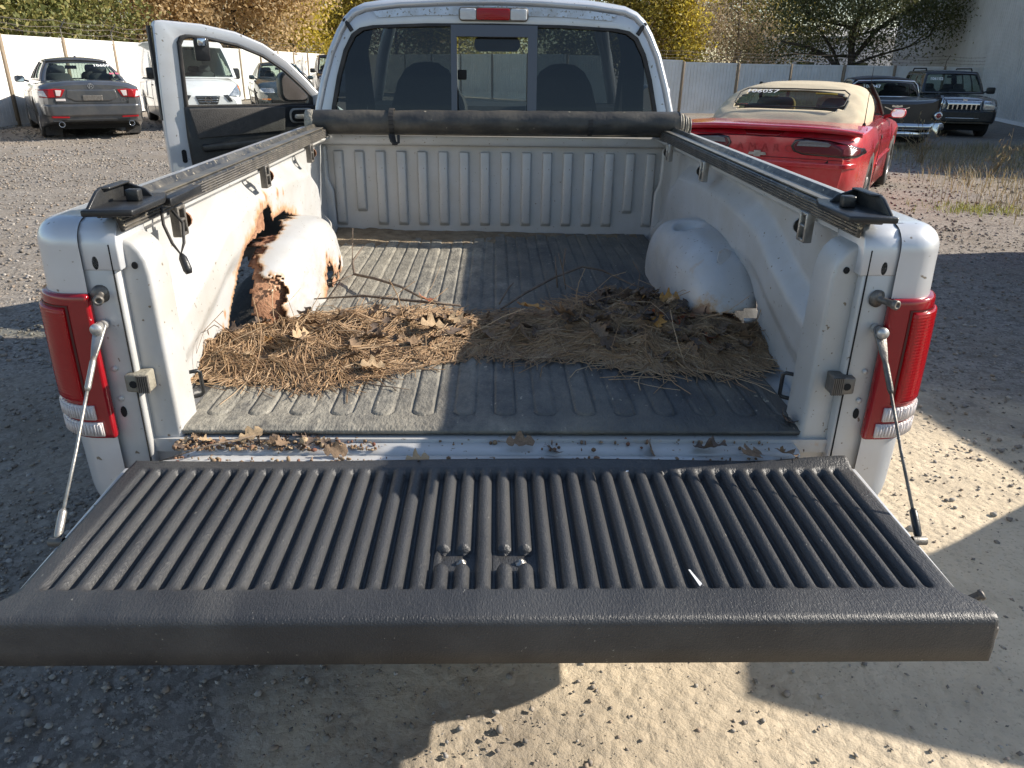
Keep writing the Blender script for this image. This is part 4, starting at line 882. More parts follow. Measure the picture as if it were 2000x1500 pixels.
# --- out of frame on the right: unseen sport utility and tarp shape, both added to cast ground shadows
c = Car('shadow_caster_suv', 'unseen tall grey sport utility added outside the right edge to cast shadow', 5.95, 2.75, 178, gp, 4.5, 1.85, 2.7, .95, .36,
    [(-2.25, 1.1), (2.0, 1.15), (2.25, 1.0)], [(-2.25, 1.05), (2.0, 1.1), (2.25, .9)], [(-2.25, .95), (2.25, .92)], [(-2.25, .4), (2.25, .4)],
    dict(rb=-2.2, rr=-2.1, wr_=1.3, wb_=1.9, zb=1.1, zr=1.86, hb=.85, hr=.80, seats=False))
# ------------------------------------------------------------------ the pickup truck (all in the truck's own frame: x right, y forward, z up)
truck = empty('pickup_truck', 'silver pickup truck with rusted open bed and lowered tailgate', 'pickup truck', MT)
T = truck
FZ = .665
def attr(o, vals):
    a = o.data.attributes.new('rust', 'FLOAT', 'POINT'); a.data.foreach_set('value', np.asarray(vals, np.float32))
# --- outer bedsides with rounded rear corner
def plan(s, sx):
    """arc-length parameter along the outside of the bed, from rear inner edge forward"""
    R = .07; x0 = .775; xa = .878-R; l1 = xa-x0; l2 = R*PI/2
    if s < l1: p, n = (x0+s, 0.), (0., -1.)
    elif s < l1+l2:
        a = (s-l1)/R; p, n = (xa+R*math.sin(a), R-R*math.cos(a)), (math.sin(a), -math.cos(a))
    else: p, n = (.878, R+s-l1-l2), (1., 0.)
    return (sx*p[0], p[1]), (sx*n[0], n[1])
SEND = .033+.07*PI/2+2.0
def bodyprof(z):
    """inward offset of the side by height"""
    if z > 1.078: q = min(1, (z-1.078)/.047); return .047*(1-math.sqrt(max(0, 1-q*q)))
    return -.006*math.sin(PI*max(0, min(1, (z-.50)/.55))) + (.05*((.56-z)/.12)**2 if z < .56 else 0)
def skin(sx, s0, s1, z0, z1, off, ns, nz_, seg=None):
    P = []
    for s in np.linspace(s0, s1, ns):
        (px, py), (nx, ny) = plan(s, sx); row = []
        for z in np.linspace(z0, z1, nz_):
            o = off-bodyprof(z); row.append((px+nx*o, py+ny*o, z))
        P.append(row)
    return np.array(P)
WY, WZ = 1.10, .36
for sx in (-1, 1):
    S = np.concatenate([np.linspace(0, .30, 22), np.linspace(.32, SEND, 70)])
    Zs = np.concatenate([np.linspace(.44, 1.074, 34), 1.078+.047*np.sin(np.linspace(0, 1, 9)*PI/2)])
    P = np.array([[(lambda pn, z: (pn[0][0]-pn[1][0]*bodyprof(z), pn[0][1]-pn[1][1]*bodyprof(z), z))(plan(s, sx), z) for z in Zs] for s in S])
    cy = (P[:-1, :-1, 1]+P[1:, 1:, 1])/2; cz = (P[:-1, :-1, 2]+P[1:, 1:, 2])/2; cx = np.abs(P[:-1, :-1, 0])
    keep = ~(((cy-WY)**2+(cz-WZ)**2 < .42**2) & (cx > .85))
    v, f = gridmesh(P, keep); v = [tuple(p) for p in v]; f = [tuple(q) for q in f]
    # flat top of the rail, inner edge
    n, m = P.shape[:2]; b = len(v); top = P[:, -1, :]
    for p in top: v.append((sx*.706, max(p[1], .0), 1.1250))
    for i in range(n-1): f.append((i*m+m-1, b+i, b+i+1, (i+1)*m+m-1))
    o = mk('bedside', v, f, M['silver'], T, True)
    # inner lip down from rail
    MB().box(min(sx*.706, sx*.714), max(sx*.706, sx*.714), .13, 2.0, 1.088, 1.1235).build('rail_lip', M['bed'], T)
    # wheel
    tw = MB().lathe([(-.11, .21), (-.11, .31), (-.08, .335), (.08, .335), (.11, .31), (.11, .21), (.09, .2)], 36, 'x').build('wheel', M['tyre'], T, True); tw.location = (sx*.80, WY+.14, .335+.01)
    MB().lathe([(0, .01), (.02, .07), (-.03, .09), (-.05, .19), (.0, .20), (.01, .215), (-.1, .215)], 30, 'x').build('rim', M['rim'], tw, True).rotation_euler = (0, 0, 0 if sx > 0 else PI)
    tw = MB().lathe([(-.11, .21), (-.11, .31), (-.08, .335), (.08, .335), (.11, .31), (.11, .21), (.09, .2)], 36, 'x').build('wheel', M['tyre'], T, True); tw.location = (sx*.78, 4.25, .30)
    # lower body below the lamp: step + bumper end
    # --- taillight
    hs_ = skin(sx, -.003, .142, .683, .988, .012, 16, 18); v, f = gridmesh(hs_); tl = mk('taillight', v, f if sx < 0 else [q[::-1] for q in f], M['redgloss'], T, True); solid(tl, .022, -1); bevel(tl, .006, 2, 40)
    P = skin(sx, .042, .137, .768, .962, .019, 14, 14); v, f = gridmesh(P); q = mk('red_lens', v, f if sx < 0 else [w[::-1] for w in f], M['redlens'], tl, True); solid(q, .010, -1); bevel(q, .004, 2, 40)
    for z0, z1, s0 in ((.729, .759, .026), (.692, .722, .016)):
        P = skin(sx, s0, .137, z0, z1, .018, 14, 4); v, f = gridmesh(P); q = mk('reverse_lens', v, f if sx < 0 else [w[::-1] for w in f], M['clearlens'], tl, True); solid(q, .008, -1)
        # real flutes
        rb = MB()
        for k in range(22):
            s = s0+.004+(.130-s0)*k/21; (px, py), (nx, ny) = plan(s, sx); o_ = .019-bodyprof((z0+z1)/2); rb.tube([(px+nx*o_, py+ny*o_, z0+.003), (px+nx*o_, py+ny*o_, z1-.003)], .0022, 5)
        rb.build('lens_flute', M['clearlens'], tl, True)
    g = skin(sx, .036, .040, .765, .965, .0135, 2, 10); v, f = gridmesh(g); mk('lens_gap', v, f if sx < 0 else [w[::-1] for w in f], pm('dark_red_gap', (.07, .004, .006), None, 5, .4), tl)
    g = skin(sx, .036, .139, .9635, .9665, .0135, 14, 2); v, f = gridmesh(g); mk('lens_gap', v, f if sx < 0 else [w[::-1] for w in f], pm('dark_red_gap', (.07, .004, .006), None, 5, .4), tl)
    # --- rear jamb and inner corner column
    j = MB().prism([(sx*a, b) for a, b in ((.715, .56), (.792, .56), (.792, 1.035), (.765, 1.048), (.735, 1.052), (.715, 1.052))], .006, .10, 'y').build('rear_jamb', M['jamb'], T); bevel(j, .006, 2)
    rc_ = MB().prism([(.004, 1.03), (.004, 1.080), (.010, 1.102), (.024, 1.117), (.047, 1.1240), (.13, 1.1240), (.13, 1.03)], min(sx*.706, sx*.778), max(sx*.706, sx*.778), 'x').build('rail_cap', M['silver'], T); bevel(rc_, .003, 2, 60)
    col = [(.722, .60), (.722, 1.088), (.708, 1.086), (.690, 1.078), (.677, 1.064), (.668, 1.044), (.664, 1.015), (.656, .60)]
    k = MB().prism([(sx*a, b) for a, b in col], .028, .125, 'y').build('corner_column', M['bed'], T); bevel(k, .010, 4); attr(k, [0]*len(k.data.vertices))
    MB().box(min(sx*.7205, sx*.7225), max(sx*.7205, sx*.7225), .003, .03, .60, 1.08).build('column_seam', M['black'], T)
    # holes in the jamb, striker, bump stop, cable
    for hx, hz, ha, hb in ((.752, 1.045, .006, .013), (.757, .735, .006, .012)):
        MB().prism([(sx*hx+ha*math.cos(a), hz+hb*math.sin(a)) for a in np.linspace(0, 2*PI, 13)[:-1]], .0040, .009, 'y').build('drain_hole', M['black'], T)
    MB().prism([(sx*.690+.006*math.cos(a), 1.035+.007*math.sin(a)) for a in np.linspace(0, 2*PI, 13)[:-1]], .0255, .031, 'y').build('drain_hole', M['black'], T)
    for hz in (.765, .83): MB().lathe([(0.009, .006), (.003, .006), (.001, .003), (.001, 0.0)], 10, 'y', (sx*.757, 0, hz)).build('plug', M['jamb'], T, True)
    stx = sx*.752
    st = MB().lathe([(.01, .024), (.002, .024), (-.002, .012), (-.002, .009), (-.045, .009), (-.045, .013), (-.056, .013), (-.058, .006), (-.055, .006), (-.052, .0)], 20, 'y').build('striker_bolt', M['dsteel'], T, True); st.scale = (.72, .8, .72); st.location = (stx, 0, .985); st.rotation_euler = (0, 0, -sx*.35 if sx < 0 else .35)
    bs = MB().prism([(sx*a, b) for a, b in ((.690, .782), (.735, .786), (.735, .822), (.690, .824))], -.012, .028, 'y').build('bump_stop', pm('grey_bump_stop', (.27, .25, .20), (.20, .18, .14), 20, .8, 0, .4, 90) if sx < 0 else M['dsteel'], T); bevel(bs, .004)
    for q in range(6): MB().box(sx*(.6885+.004*q)-.0012, sx*(.6885+.004*q)+.0012, -.016, -.010, .785, .822).build('rib', M['dsteel'], bs)
    MB().lathe([(-.0135, .008), (-.0135, .0)], 10, 'y', (sx*.718, 0, .803)).build('screw_hole', M['black'], bs)
    top = Vector((sx*.757, -.018, .925)); bot = Vector((sx*.747, -.305, .648)); d = (bot-top).normalized()
    cb = empty('support_cable', None, None); cb.parent = T; cb['label'] = 'steel tailgate cable, %s side' % ('left' if sx < 0 else 'right')
    mc = M['steel'] if sx < 0 else M['dsteel']
    MB().tube([top+d*.10, top+d*.2+Vector((0, 0, -.003)), top.lerp(bot, .6)+Vector((0, 0, -.005)), bot],   .0030, 8).build('cable', mc, cb, True)
    sl = MB().tube([top+d*.062, top+d*.075, top+d*.125, top+d*.132], [.0042, .0058, .0058, .004], 10).build('sleeve', mc, cb, True)
    MB().tube([bot-d*.045, bot-d*.04, bot+d*.0, bot+d*.010], [.004, .0068, .007, .004], 10).build('sleeve', M['steel'] if sx < 0 else M['plastic'], cb, True)
    MB().lathe([(-.012, .008), (.012, .008), (.014, .005), (.014, 0)] if sx > 0 else [(.012, .008), (-.012, .008), (-.014, .005), (-.014, 0)], 10, 'x', tuple(bot+d*.012)).build('anchor_bolt', M['dsteel'], cb, True)
    sid = d.cross(Vector((0, 1, 0))).normalized(); nn = d.cross(sid).normalized()
    lug = MB()
    ring = [(top+sid*.0125*math.cos(a)+d*(.0125*math.sin(a)*1.05)) for a in np.linspace(PI, 2*PI, 9)]+[top+sid*.008+d*.045, top+sid*.0045+d*.07, top-sid*.0045+d*.07, top-sid*.008+d*.045]
    n0 = len(ring); lug.add([p+nn*.003 for p in ring]+[p-nn*.003 for p in ring], [tuple(range(n0)), tuple(range(2*n0-1, n0-1, -1))]+[(i, i+n0, (i+1) % n0+n0, (i+1) % n0) for i in range(n0)])
    lg = lug.build('cable_lug', mc, cb); bevel(lg, .002, 2)
    MB().lathe([(.02, .009), (-.012, .009), (-.012, .012), (-.018, .011), (-.019, .0)], 16, 'y', tuple(top)).build('cable_bolt', pm('pale_rivet', (.55, .54, .52), None, 5, .35, .6), cb, True)
    # tie-down hook low on the wall
    MB().tube([(sx*.665, .118, .775), (sx*.648, .13, .775), (sx*.643, .133, .770), (sx*.643, .135, .722), (sx*.648, .133, .716), (sx*.665, .12, .716)], .0045, 8).build('tie_down_hook', M['plastic'], T, True)

# --- inner side walls
def ridge(y): return np.interp(y, [.0, .22, .35, .50, .62, .78, .95, 1.3, 1.6, 1.72, 1.80, 2.0], [.86, .875, .905, .955, 1.0, 1.025, 1.035, 1.035, 1.015, .95, .80, .70])
HOLE = [(.560, .66), (.578, .705), (.625, .76), (.677, .81), (.72, .862), (.756, .905), (.81, .915), (.86, .928), (.88, .950), (.93, .968), (1.01, .974), (1.035, .955), (1.05, .918), (1.10, .925), (1.17, .925), (1.26, .905), (1.33, .875), (1.45, .80), (1.5, .66)]
def domeshape(y, z, yc=1.05, a=.45, b=.245): return (np.abs((y-yc)/a)**2.5+np.abs((z-FZ)/b)**2.2)
for sx in (-1, 1):
    ny, nz_ = 200, 70
    Y, Z = np.meshgrid(np.linspace(.10, 2.0, ny), np.linspace(FZ-.01, 1.10, nz_), indexing='ij')
    d = Z-ridge(Y); below = 1-ss(-.035, .03, d)
    d2 = Z-(ridge(Y)-.115); low2 = 1-ss(-.05, .02, d2)
    X = .757-.044*below+.022*low2*(1-ss(.62, .85, Y)) - .020*ss(1.78, 1.84, Y)
    X += np.array([fb(a*2.1, b*3, 5+sx)*.004 for a, b in zip(Y.ravel(), Z.ravel())]).reshape(Y.shape)
    X -= .046*ss(1.062, 1.098, Z)
    P = np.dstack([sx*X, Y, Z]); cy = (Y[:-1, :-1]+Y[1:, 1:])/2; cz = (Z[:-1, :-1]+Z[1:, 1:])/2
    nz2 = np.array([fb(a*28, b*28, 2) for a, b in zip(cy.ravel(), cz.ravel())]).reshape(cy.shape)
    if sx < 0:
        keep = ~inpoly(cy+nz2*.010, cz+nz2*.010, HOLE); cut = HOLE
    else:
        keep = domeshape(cy, cz) > 1.0-.05; keep &= ~inpoly(cy+nz2*.008, cz+nz2*.008, [(.56, .66), (.585, .72), (.60, .775), (.64, .80), (.72, .78), (.72, .66)])
    v, f = gridmesh(P, keep); o = mk('inner_side_panel', v, f if sx < 0 else [q[::-1] for q in f], M['bed'], T, True); solid(o, .0025, -1)
    # rust grows out from the hole edge
    yy, zz = Y.ravel(), Z.ravel(); r_ = np.zeros(len(yy))
    if sx < 0:
        ec = np.array(HOLE); ec = np.concatenate([ec[i]+(ec[i+1]-ec[i])*np.linspace(0, 1, 8)[:, None] for i in range(len(ec)-1)])
        w = np.where(ec[:, 0] < .70, .10, .22)*.16; dd = np.sqrt((yy[:, None]-ec[None, :, 0])**2+(zz[:, None]-ec[None, :, 1])**2)
        r_ = np.max(np.clip(1-dd/(w[None]*2.0), 0, 1), 1)*.75
        for (ay, az, ra_) in ((.545, .725, .022), (.57, .76, .018), (1.0, 1.0, .03), (.93, .985, .03), (1.13, .99, .03), (.55, .69, .02), (1.2, .985, .02)): r_ = np.maximum(r_, np.clip(1-np.hypot(yy-ay, (zz-az)*.6)/ra_, 0, 1)*.9)
    else:
        for (ay, az, ra_) in ((.60, .73, .045),): r_ = np.maximum(r_, np.clip(1-np.hypot(yy-ay, (zz-az)*.7)/ra_, 0, 1)*.7)
    attr(o, r_)

# --- wheelhouses
def dome(sx, a=.45, b=.245, dep=.185, yc=1.05, shrink=0., nt=120, nph=56):
    th = np.linspace(0, PI, nt); ph = np.linspace(0, PI/2, nph); Tt, Ph = np.meshgrid(th, ph, indexing='ij')
    rho = np.sin(Ph)**.55; dpt = np.cos(Ph)**.46
    cs = np.sign(np.cos(Tt))*np.abs(np.cos(Tt))**.76; sn = np.abs(np.sin(Tt))**.78
    Y = yc+(a-shrink)*cs*rho; Z = FZ+(b-shrink)*sn*rho; D = dpt*(dep-shrink)
    return Tt, Ph, Y, Z, D
# right one: dented, small rust holes
Tt, Ph, Y, Z, D = dome(1)
X = .738-D
dent = np.exp(-(((Y-1.11)/.058)**2+((X-.65)/.046)**2)**4)*(Z > .80); Z = Z-.036*dent
X = X+np.array([fb(a*6, b*6, 1)*.004 for a, b in zip(Y.ravel(), Z.ravel())]).reshape(Y.shape)
P = np.dstack([X, Y, Z]); cy = (Y[:-1, :-1]+Y[1:, 1:])/2; cz = (Z[:-1, :-1]+Z[1:, 1:])/2; cd = (D[:-1, :-1]+D[1:, 1:])/2
nz2 = np.array([fb(a*24, b*24, c*10) for a, b, c in zip(cy.ravel(), cz.ravel(), cd.ravel())]).reshape(cy.shape)
keep = ~((cy < .69+nz2*.03) & (cz < .76+nz2*.05) & (cd < .13))
keep &= ~((np.hypot(cy-.78, (cz-.845)*1.2) < .028+nz2*.02) & (cd < .06))
keep &= ~((np.hypot((cy-1.43)*1.5, (cz-.725)*.6) < .026+nz2*.016) & (cd > .10))
v, f = gridmesh(P, keep); o = mk('wheelhouse', v, f, M['bed'], T, True); solid(o, .0025, -1)
yy, zz, xx = Y.ravel(), Z.ravel(), X.ravel()
r_ = np.clip(1-np.hypot(yy-.66, (zz-.73)*.8)/.085, 0, 1)*.95; r_ = np.maximum(r_, np.clip(1-np.hypot((yy-1.43)*1.4, (zz-.725)*.55)/.06, 0, 1)*1.0)
r_ = np.maximum(r_, np.clip(1-np.hypot(yy-.78, zz-.845)/.04, 0, 1)*.6); r_ = np.maximum(r_, np.where((zz < .70), .30, 0)); attr(o, r_)
fl = MB().add([(.705, .80, .890), (.680, .79, .902), (.658, .772, .895), (.648, .742, .878), (.664, .730, .862), (.690, .752, .872)], [(0, 1, 2, 3, 4, 5)]).build('metal_flap', M['bed'], T); solid(fl, .003); attr(fl, [.1, .35, .4, .3, .2, .1])
# left one: half rusted away
Tt, Ph, Y, Z, D = dome(-1)
X = -(.738-D); sag = ss(.25, .75, 1-D/.185)*0
Z = Z-.012*ss(.9, .7, Y)*(D > .02)
X = X+np.array([fb(a*7, b*7, 3)*.009 for a, b in zip(Y.ravel(), Z.ravel())]).reshape(Y.shape)
P = np.dstack([X, Y, Z]); cm = lambda A: (A[:-1, :-1]+A[1:, 1:])/2
cy, cz, cd = cm(Y), cm(Z), cm(D)
nz2 = np.array([fb(a*16, b*16, c*16, 5) for a, b, c in zip(cy.ravel(), cz.ravel(), cd.ravel())]).reshape(cy.shape)
nz3 = np.array([fb(a*60, b*60, c*60, 3) for a, b, c in zip(cy.ravel(), cz.ravel(), cd.ravel())]).reshape(cy.shape)
nn_ = nz2*.032+nz3*.007
gap = (cd < .045+.02*ss(1.25, .85, cy)+nn_*.8) & (cy < 1.27+nn_) & (cz > .78)                      # torn from the wall along the top
rear = (cy < .645+.9*np.clip(cz-.757, 0, .2)+nn_*.8)            # rear end gone
low = (cy < .84+nn_) & (cd < .048+.06*ss(.86, .72, cz)+nn_*.9) & (cz < .89)
hole = (np.hypot((cy-1.09)*.75, (cz-.725)*.9) < .048+nn_*.9)             # hole low on the inner face
hole |= (np.hypot((cy-1.24)*1.1, (cz-.715)*.9) < .028+nn_*.8)
hole |= (cz < .688+nn_) & (cy > 1.02) & (cy < 1.36)
keep = ~(gap | rear | low | hole)
v, f = gridmesh(P, keep); o = mk('wheelhouse', v, [q[::-1] for q in f], M['bed'], T, True); solid(o, .003, -1)
def near(mask):
    """distance-like falloff to removed cells, per vertex"""
    n, m = Y.shape; A = np.zeros((n, m)); A[:-1, :-1] = np.maximum(A[:-1, :-1], mask); A[1:, 1:] = np.maximum(A[1:, 1:], mask)
    for it in range(7):
        B = A.copy()
        for dx, dy in ((1, 0), (-1, 0), (0, 1), (0, -1)): B = np.maximum(B, np.roll(np.roll(A, dx, 0), dy, 1)*.80)
        A = B
    return A
r_ = near((~keep).astype(float))*.62; r_ = np.maximum(r_, (near(hole.astype(float))*.80)); attr(o, r_.ravel())
# rusted inner layer showing inside the torn edge
Tt, Ph, Y2, Z2, D2 = dome(-1, shrink=.016)
X2 = -(.742-D2); P = np.dstack([X2, Y2, Z2]); cy, cz, cd = cm(Y2), cm(Z2), cm(D2)
E_ = .69+.9*np.clip(cz-.757, 0, .2)
keep2 = ((cy > E_-.085-.06*ss(.72, .69, cz)+nn_*1.2) & (cy < E_+.10) & (cd > .040+.045*ss(.86, .74, cz)-.05*ss(.73, .69, cz)+nn_*1.1) & (cz < .92))
keep2 |= (cd > .03+nn_) & (cd < .12) & (cy > .74+nn_) & (cy < .95+nn_) & (cz > .855)
keep2 |= (cy > .98) & (cy < 1.12+nn_) & (cz < .76) & (cd > .15) & ~(np.hypot((cy-1.09)*.75, (cz-.725)*.9) < .040+nn_)
v, f = gridmesh(P, keep2); o = mk('rusted_panel', v, f, M['rust'], T, True); solid(o, .004, -1); o['label'] = 'brown rusted inner layer of the left wheelhouse'
rp_ = MB()
for (cy0, cz0, w, h) in ((.955, .938, .055, .036), (.86, .912, .06, .014)):
    G = np.array([[(-.733-.002*((i+j) % 2), cy0+(i/7-.5)*w*2+.01*fb(i, j, 4), cz0+(j/6-.5)*h*2+.012*fb(i*1.3, j, 7)) for j in range(7)] for i in range(8)]); v, f = gridmesh(G); rp_.add([tuple(p) for p in v], f)
o = rp_.build('rust_patch', M['rust'], T); solid(o, .004)
# dark wheel well behind the torn dome and chassis below
MB().box(-.50, .50, .05, 4.3, .36, .62).build('chassis', M['black'], T)

# --- bed floor, sill, front wall
fl = MB().box(-.745, -.56, .02, .62, FZ-.03, FZ).box(-.745, -.56, 1.5, 2.0, FZ-.03, FZ).box(.56, .745, .02, .60, FZ-.03, FZ).box(.56, .745, 1.5, 2.0, FZ-.03, FZ).box(-.56, .56, .02, 2.0, FZ-.03, FZ).build('bed_floor', M['bed'], T); attr(fl, [0.3]*len(fl.data.vertices))
sl = MB().prism([(-.045, .560), (-.045, .628), (-.038, .634), (-.028, .634), (-.024, .640), (-.020, .652), (-.012, .657), (.03, .657), (.03, .56)], -.645, .645, 'x').build('bed_sill', M['bed'], T); attr(sl, [.12]*len(sl.data.vertices)); bevel(sl, .003)
# front wall: upper lip, recess, panel, 16 ribs
fw = MB().box(-.76, .76, 2.0, 2.02, FZ-.03, 1.06).build('front_wall', M['bed'], T); attr(fw, [0]*8)
lp = MB().prism([(1.985, 1.058), (1.955, 1.064), (1.948, 1.072), (1.948, 1.100), (1.955, 1.108), (2.03, 1.112), (2.03, 1.058)], -.748, .748, 'x').build('front_lip', M['bed'], T); bevel(lp, .006, 3); attr(lp, [0]*14)
prof = [(0, 0), (.043, 0)]
def ribmesh(z0, z1):
    w0, w1 = .0225, .0185; dpt = .020
    v = [(-w0, 0, z0), (w0, 0, z0), (w0, 0, z1), (-w0, 0, z1), (-w1, -dpt, z0+.016), (w1, -dpt, z0+.016), (w1, -dpt, z1), (-w1, -dpt, z1)]
    f = [(4, 5, 6, 7), (0, 1, 5, 4), (1, 2, 6, 5), (3, 0, 4, 7), (2, 3, 7, 6)]
    return v, f
rib_l = rib_s = None
for k in range(16):
    x = -.676+k*.0903; short = k in (1, 14)
    src = rib_s if short else rib_l
    if src is None:
        v, f = ribmesh(.775 if short else .715, 1.035); o = mk('rib', v, f, M['bed'], T); attr(o, [0]*8); bevel(o, .005, 2, 20)
        if short: rib_s = o
        else: rib_l = o
    else: o = src.copy(); C.objects.link(o)
    o.location = (x, 1.9995, 0)
for sx in (-1, 1):
    o = MB().prism([(sx*a, b) for a, b in ((.70, .66), (.752, .66), (.752, 1.06), (.722, 1.06), (.722, .93), (.716, .90), (.702, .87))], 1.975, 2.002, 'y').build('corner_gusset', M['bed'], T); bevel(o, .01, 3); attr(o, [0]*len(o.data.vertices))

# --- tailgate
TG = empty('tailgate', None, None); TG.parent = T
tb = MB().prism([(-.055, .640), (-.050, .600), (-.07, .585), (-.49, .586), (-.520, .590), (-.530, .600), (-.530, .622), (-.52, .632), (-.075, .640)], -.748, .748, 'x').build('tailgate_shell', M['silver'], TG); bevel(tb, .008, 3)
P = np.array([[(x, y, z) for y, z in ((-.010, .615), (-.012, .635), (-.020, .648), (-.035, .653), (-.09, .653))] for x in np.linspace(-.70, .70, 30)])
tap = ss(.70, .60, np.abs(P[:, :, 0])); P[:, :, 1] = P[:, :, 1]*tap+(1-tap)*(-.06); v, f = gridmesh(P); o = mk('tailgate_lip', v, f, M['jamb'], TG, True); solid(o, .004)
# black ribbed liner
NR = 40; x0, x1 = -.667, .668; pitch = (x1-x0)/NR
xs = np.concatenate([np.linspace(-1, -.96, 6), np.linspace(x0/.70, x1/.70, NR*12+1), np.linspace(.96, 1, 6)]); xs = np.unique(np.round(xs, 5))
ys = np.concatenate([np.linspace(-.072, -.098, 6), np.linspace(-.100, -.122, 9), np.linspace(-.13, -.35, 24), np.linspace(-.354, -.416, 26), np.linspace(-.42, -.452, 5), np.linspace(-.458, -.482, 9), np.linspace(-.488, -.528, 8)])
U, Yg = np.meshgrid(xs, ys, indexing='ij')
hw = .712+.030*ss(-.47, -.53, Yg); Xg = U*hw
inx = (U*.70 > x0-.001) & (U*.70 < x1+.001); ph = ((U*.70-x0)/pitch) % 1.0
rib_ = np.clip(np.sin(PI*np.clip((ph-.20)/.60, 0, 1)), 0, 1)**.50                 # rounded ridge, narrow groove between
endf = np.clip((-.102-Yg)/.018, 0, 1)*np.clip((Yg+.478)/.018, 0, 1)
sub = ss(0, 1, endf)*np.where(inx, 1, 0)
Zl = .662-sub*.0175*(1-rib_*.97)
Zl += .0035*ss(-.10, -.098, Yg)*0
for pcx in (-.060, .037):
    pk = ss(.033, .029, np.abs(Xg-pcx))*ss(.026, .021, np.abs(Yg+.385)); Zl = Zl*(1-pk)+pk*(.6435)
# warped corner at the far right and slight waviness
Zl += .016*ss(.50, .72, Xg)*ss(-.12, -.07, Yg)+.004*np.sin(Xg*5+1)*ss(-.12, -.07, Yg)
Zl += -.001*ss(-.50, -.53, Yg)
Pl = np.dstack([Xg, Yg, Zl])
edge = []
for dy, z in ((-.5340, .6608), (-.5375, .6592), (-.5396, .6560), (-.5404, .651), (-.5405, .612), (-.540, .584)): edge.append(np.stack([U[:, 0]*(.742+(.004 if z < .65 else 0)), np.full(len(xs), dy), np.full(len(xs), z)], 1))
Pl = np.concatenate([Pl, np.stack(edge, 1)], 1)
v, f = gridmesh(Pl); ln = mk('tailgate_liner', v, [q[::-1] for q in f], M['liner'], TG, True); solid(ln, .004, -1)
for pcx in (-.052, .045):
    MB().lathe([(0, .010), (.004, .009), (.006, .004), (.009, .004), (.010, 0)], 10, 'z', (pcx, -.388, .646)).build('screw', M['steel'], TG, True)
chip = MB().add([(.310, -.428, .6655), (.3125, -.428, .6655), (.325, -.470, .6655), (.332, -.490, .6655), (.338, -.518, .6640), (.333, -.524, .6638), (.328, -.515, .6645), (.321, -.485, .6655)], [(0, 1, 2, 3, 4, 5, 6)]).build('paint_drip', M['chalk'], TG); solid(chip, .0012, 1)
chip = MB().add([(.250, -.094, .664), (.259, -.093, .664), (.257, -.104, .6645), (.266, -.112, .6645), (.258, -.118, .6645), (.249, -.108, .6645)], [(0, 1, 2, 3, 4, 5)]).build('paint_drip', M['chalk'], TG); solid(chip, .0012, 1)
for sx in (-1, 1):
    lt = MB().lathe([(0, .010), (.035, .010), (.037, .013), (.044, .013), (.046, 0)], 6, 'x').build('latch_bolt', M['dsteel'], TG, True); lt.scale = (.7, .7, .7); lt.location = (sx*.75, -.455, .622); lt.rotation_euler = (0, -.5 if sx > 0 else PI+.5, 0)
    lt = MB().box(-.008, .022, -.02, .02, -.015, .012).build('latch', M['dsteel'], TG); lt.location = (sx*.755, -.49, .605); bevel(lt, .004)

# --- rear bumper
bm_ = MB()
prof = [(-.10, .47), (-.125, .485), (-.125, .545), (-.105, .565), (.03, .565), (.03, .47)]
o = MB().prism(prof, -.60, .60, 'x').build('rear_bumper', M['silver'], T); bevel(o, .015, 3)

for sx in (-1, 1):
    o = MB().prism([(.06, .49), (.045, .515), (.06, .545), (.19, .545), (.19, .49)], min(sx*.79, sx*.865), max(sx*.79, sx*.865), 'x').build('bumper_end', M['silver'], T); bevel(o, .015, 3)

# --- cab
def cabsec(t):
    """half outline of the cab back: t 0..1 from base to roof centre -> (x, z)"""
    P = [(.80, .60), (.795, .95), (.785, 1.10), (.772, 1.20), (.745, 1.30), (.705, 1.42), (.665, 1.50), (.635, 1.545), (.605, 1.572), (.56, 1.590), (.42, 1.607), (.2, 1.619), (0, 1.623)]
    return P
cp = cabsec(0); half = np.array(cp)
ring = np.concatenate([np.stack([-half[:, 0], half[:, 1]], 1), np.stack([half[::-1][1:, 0], half[::-1][1:, 1]], 1)])
win = [(-.716, 1.16), (-.708, 1.21), (-.68, 1.33), (-.648, 1.43), (-.612, 1.493), (-.575, 1.518), (-.52, 1.528), (-.3, 1.538), (0, 1.541), (.3, 1.538), (.52, 1.528), (.575, 1.518), (.612, 1.493), (.648, 1.43), (.68, 1.33), (.708, 1.21), (.716, 1.16)]
def cy_(z): return 2.12+.16*max(0, z-1.15)**1.1                        # back of the cab leans forward a little
rin = [(a*.982, (b-1.1)*.985+1.1) for a, b in ring]
v, f = fillpoly([rin, win]); o = mk('cab_back', [(a, cy_(b), b) for a, b in v], f, M['silver'], T, True); solid(o, .02, -1); bevel(o, .004)
S = []
for yoff, k, rz in ((0, .982, 0), (.012, .993, .002), (.035, 1.0, .006), (.10, 1.004, .014), (.30, 1.006, .030)):
    S.append([(a*k, cy_(b)+yoff, (b-1.1)*(1-(1-k)*.8)+1.1+rz*max(0, (b-1.1)/.52)) for a, b in ring])
v, f = gridmesh(np.array(S)); o = mk('cab_pillar', v, f, M['silver'], T, True); solid(o, .02, 1)
up = [p for p in ring if p[1] > 1.53]; R_ = []
for yy, dz, kx in ((2.475, .030, 1.006), (2.65, .045, 1.0), (2.85, .045, .97), (3.0, .025, .93), (3.08, .0, .90)): R_.append([(a*kx, yy, b+dz) for a, b in up])
v, f = gridmesh(np.array(R_)); o = mk('roof', v, f, M['silver'], T, True); solid(o, .02, 1)
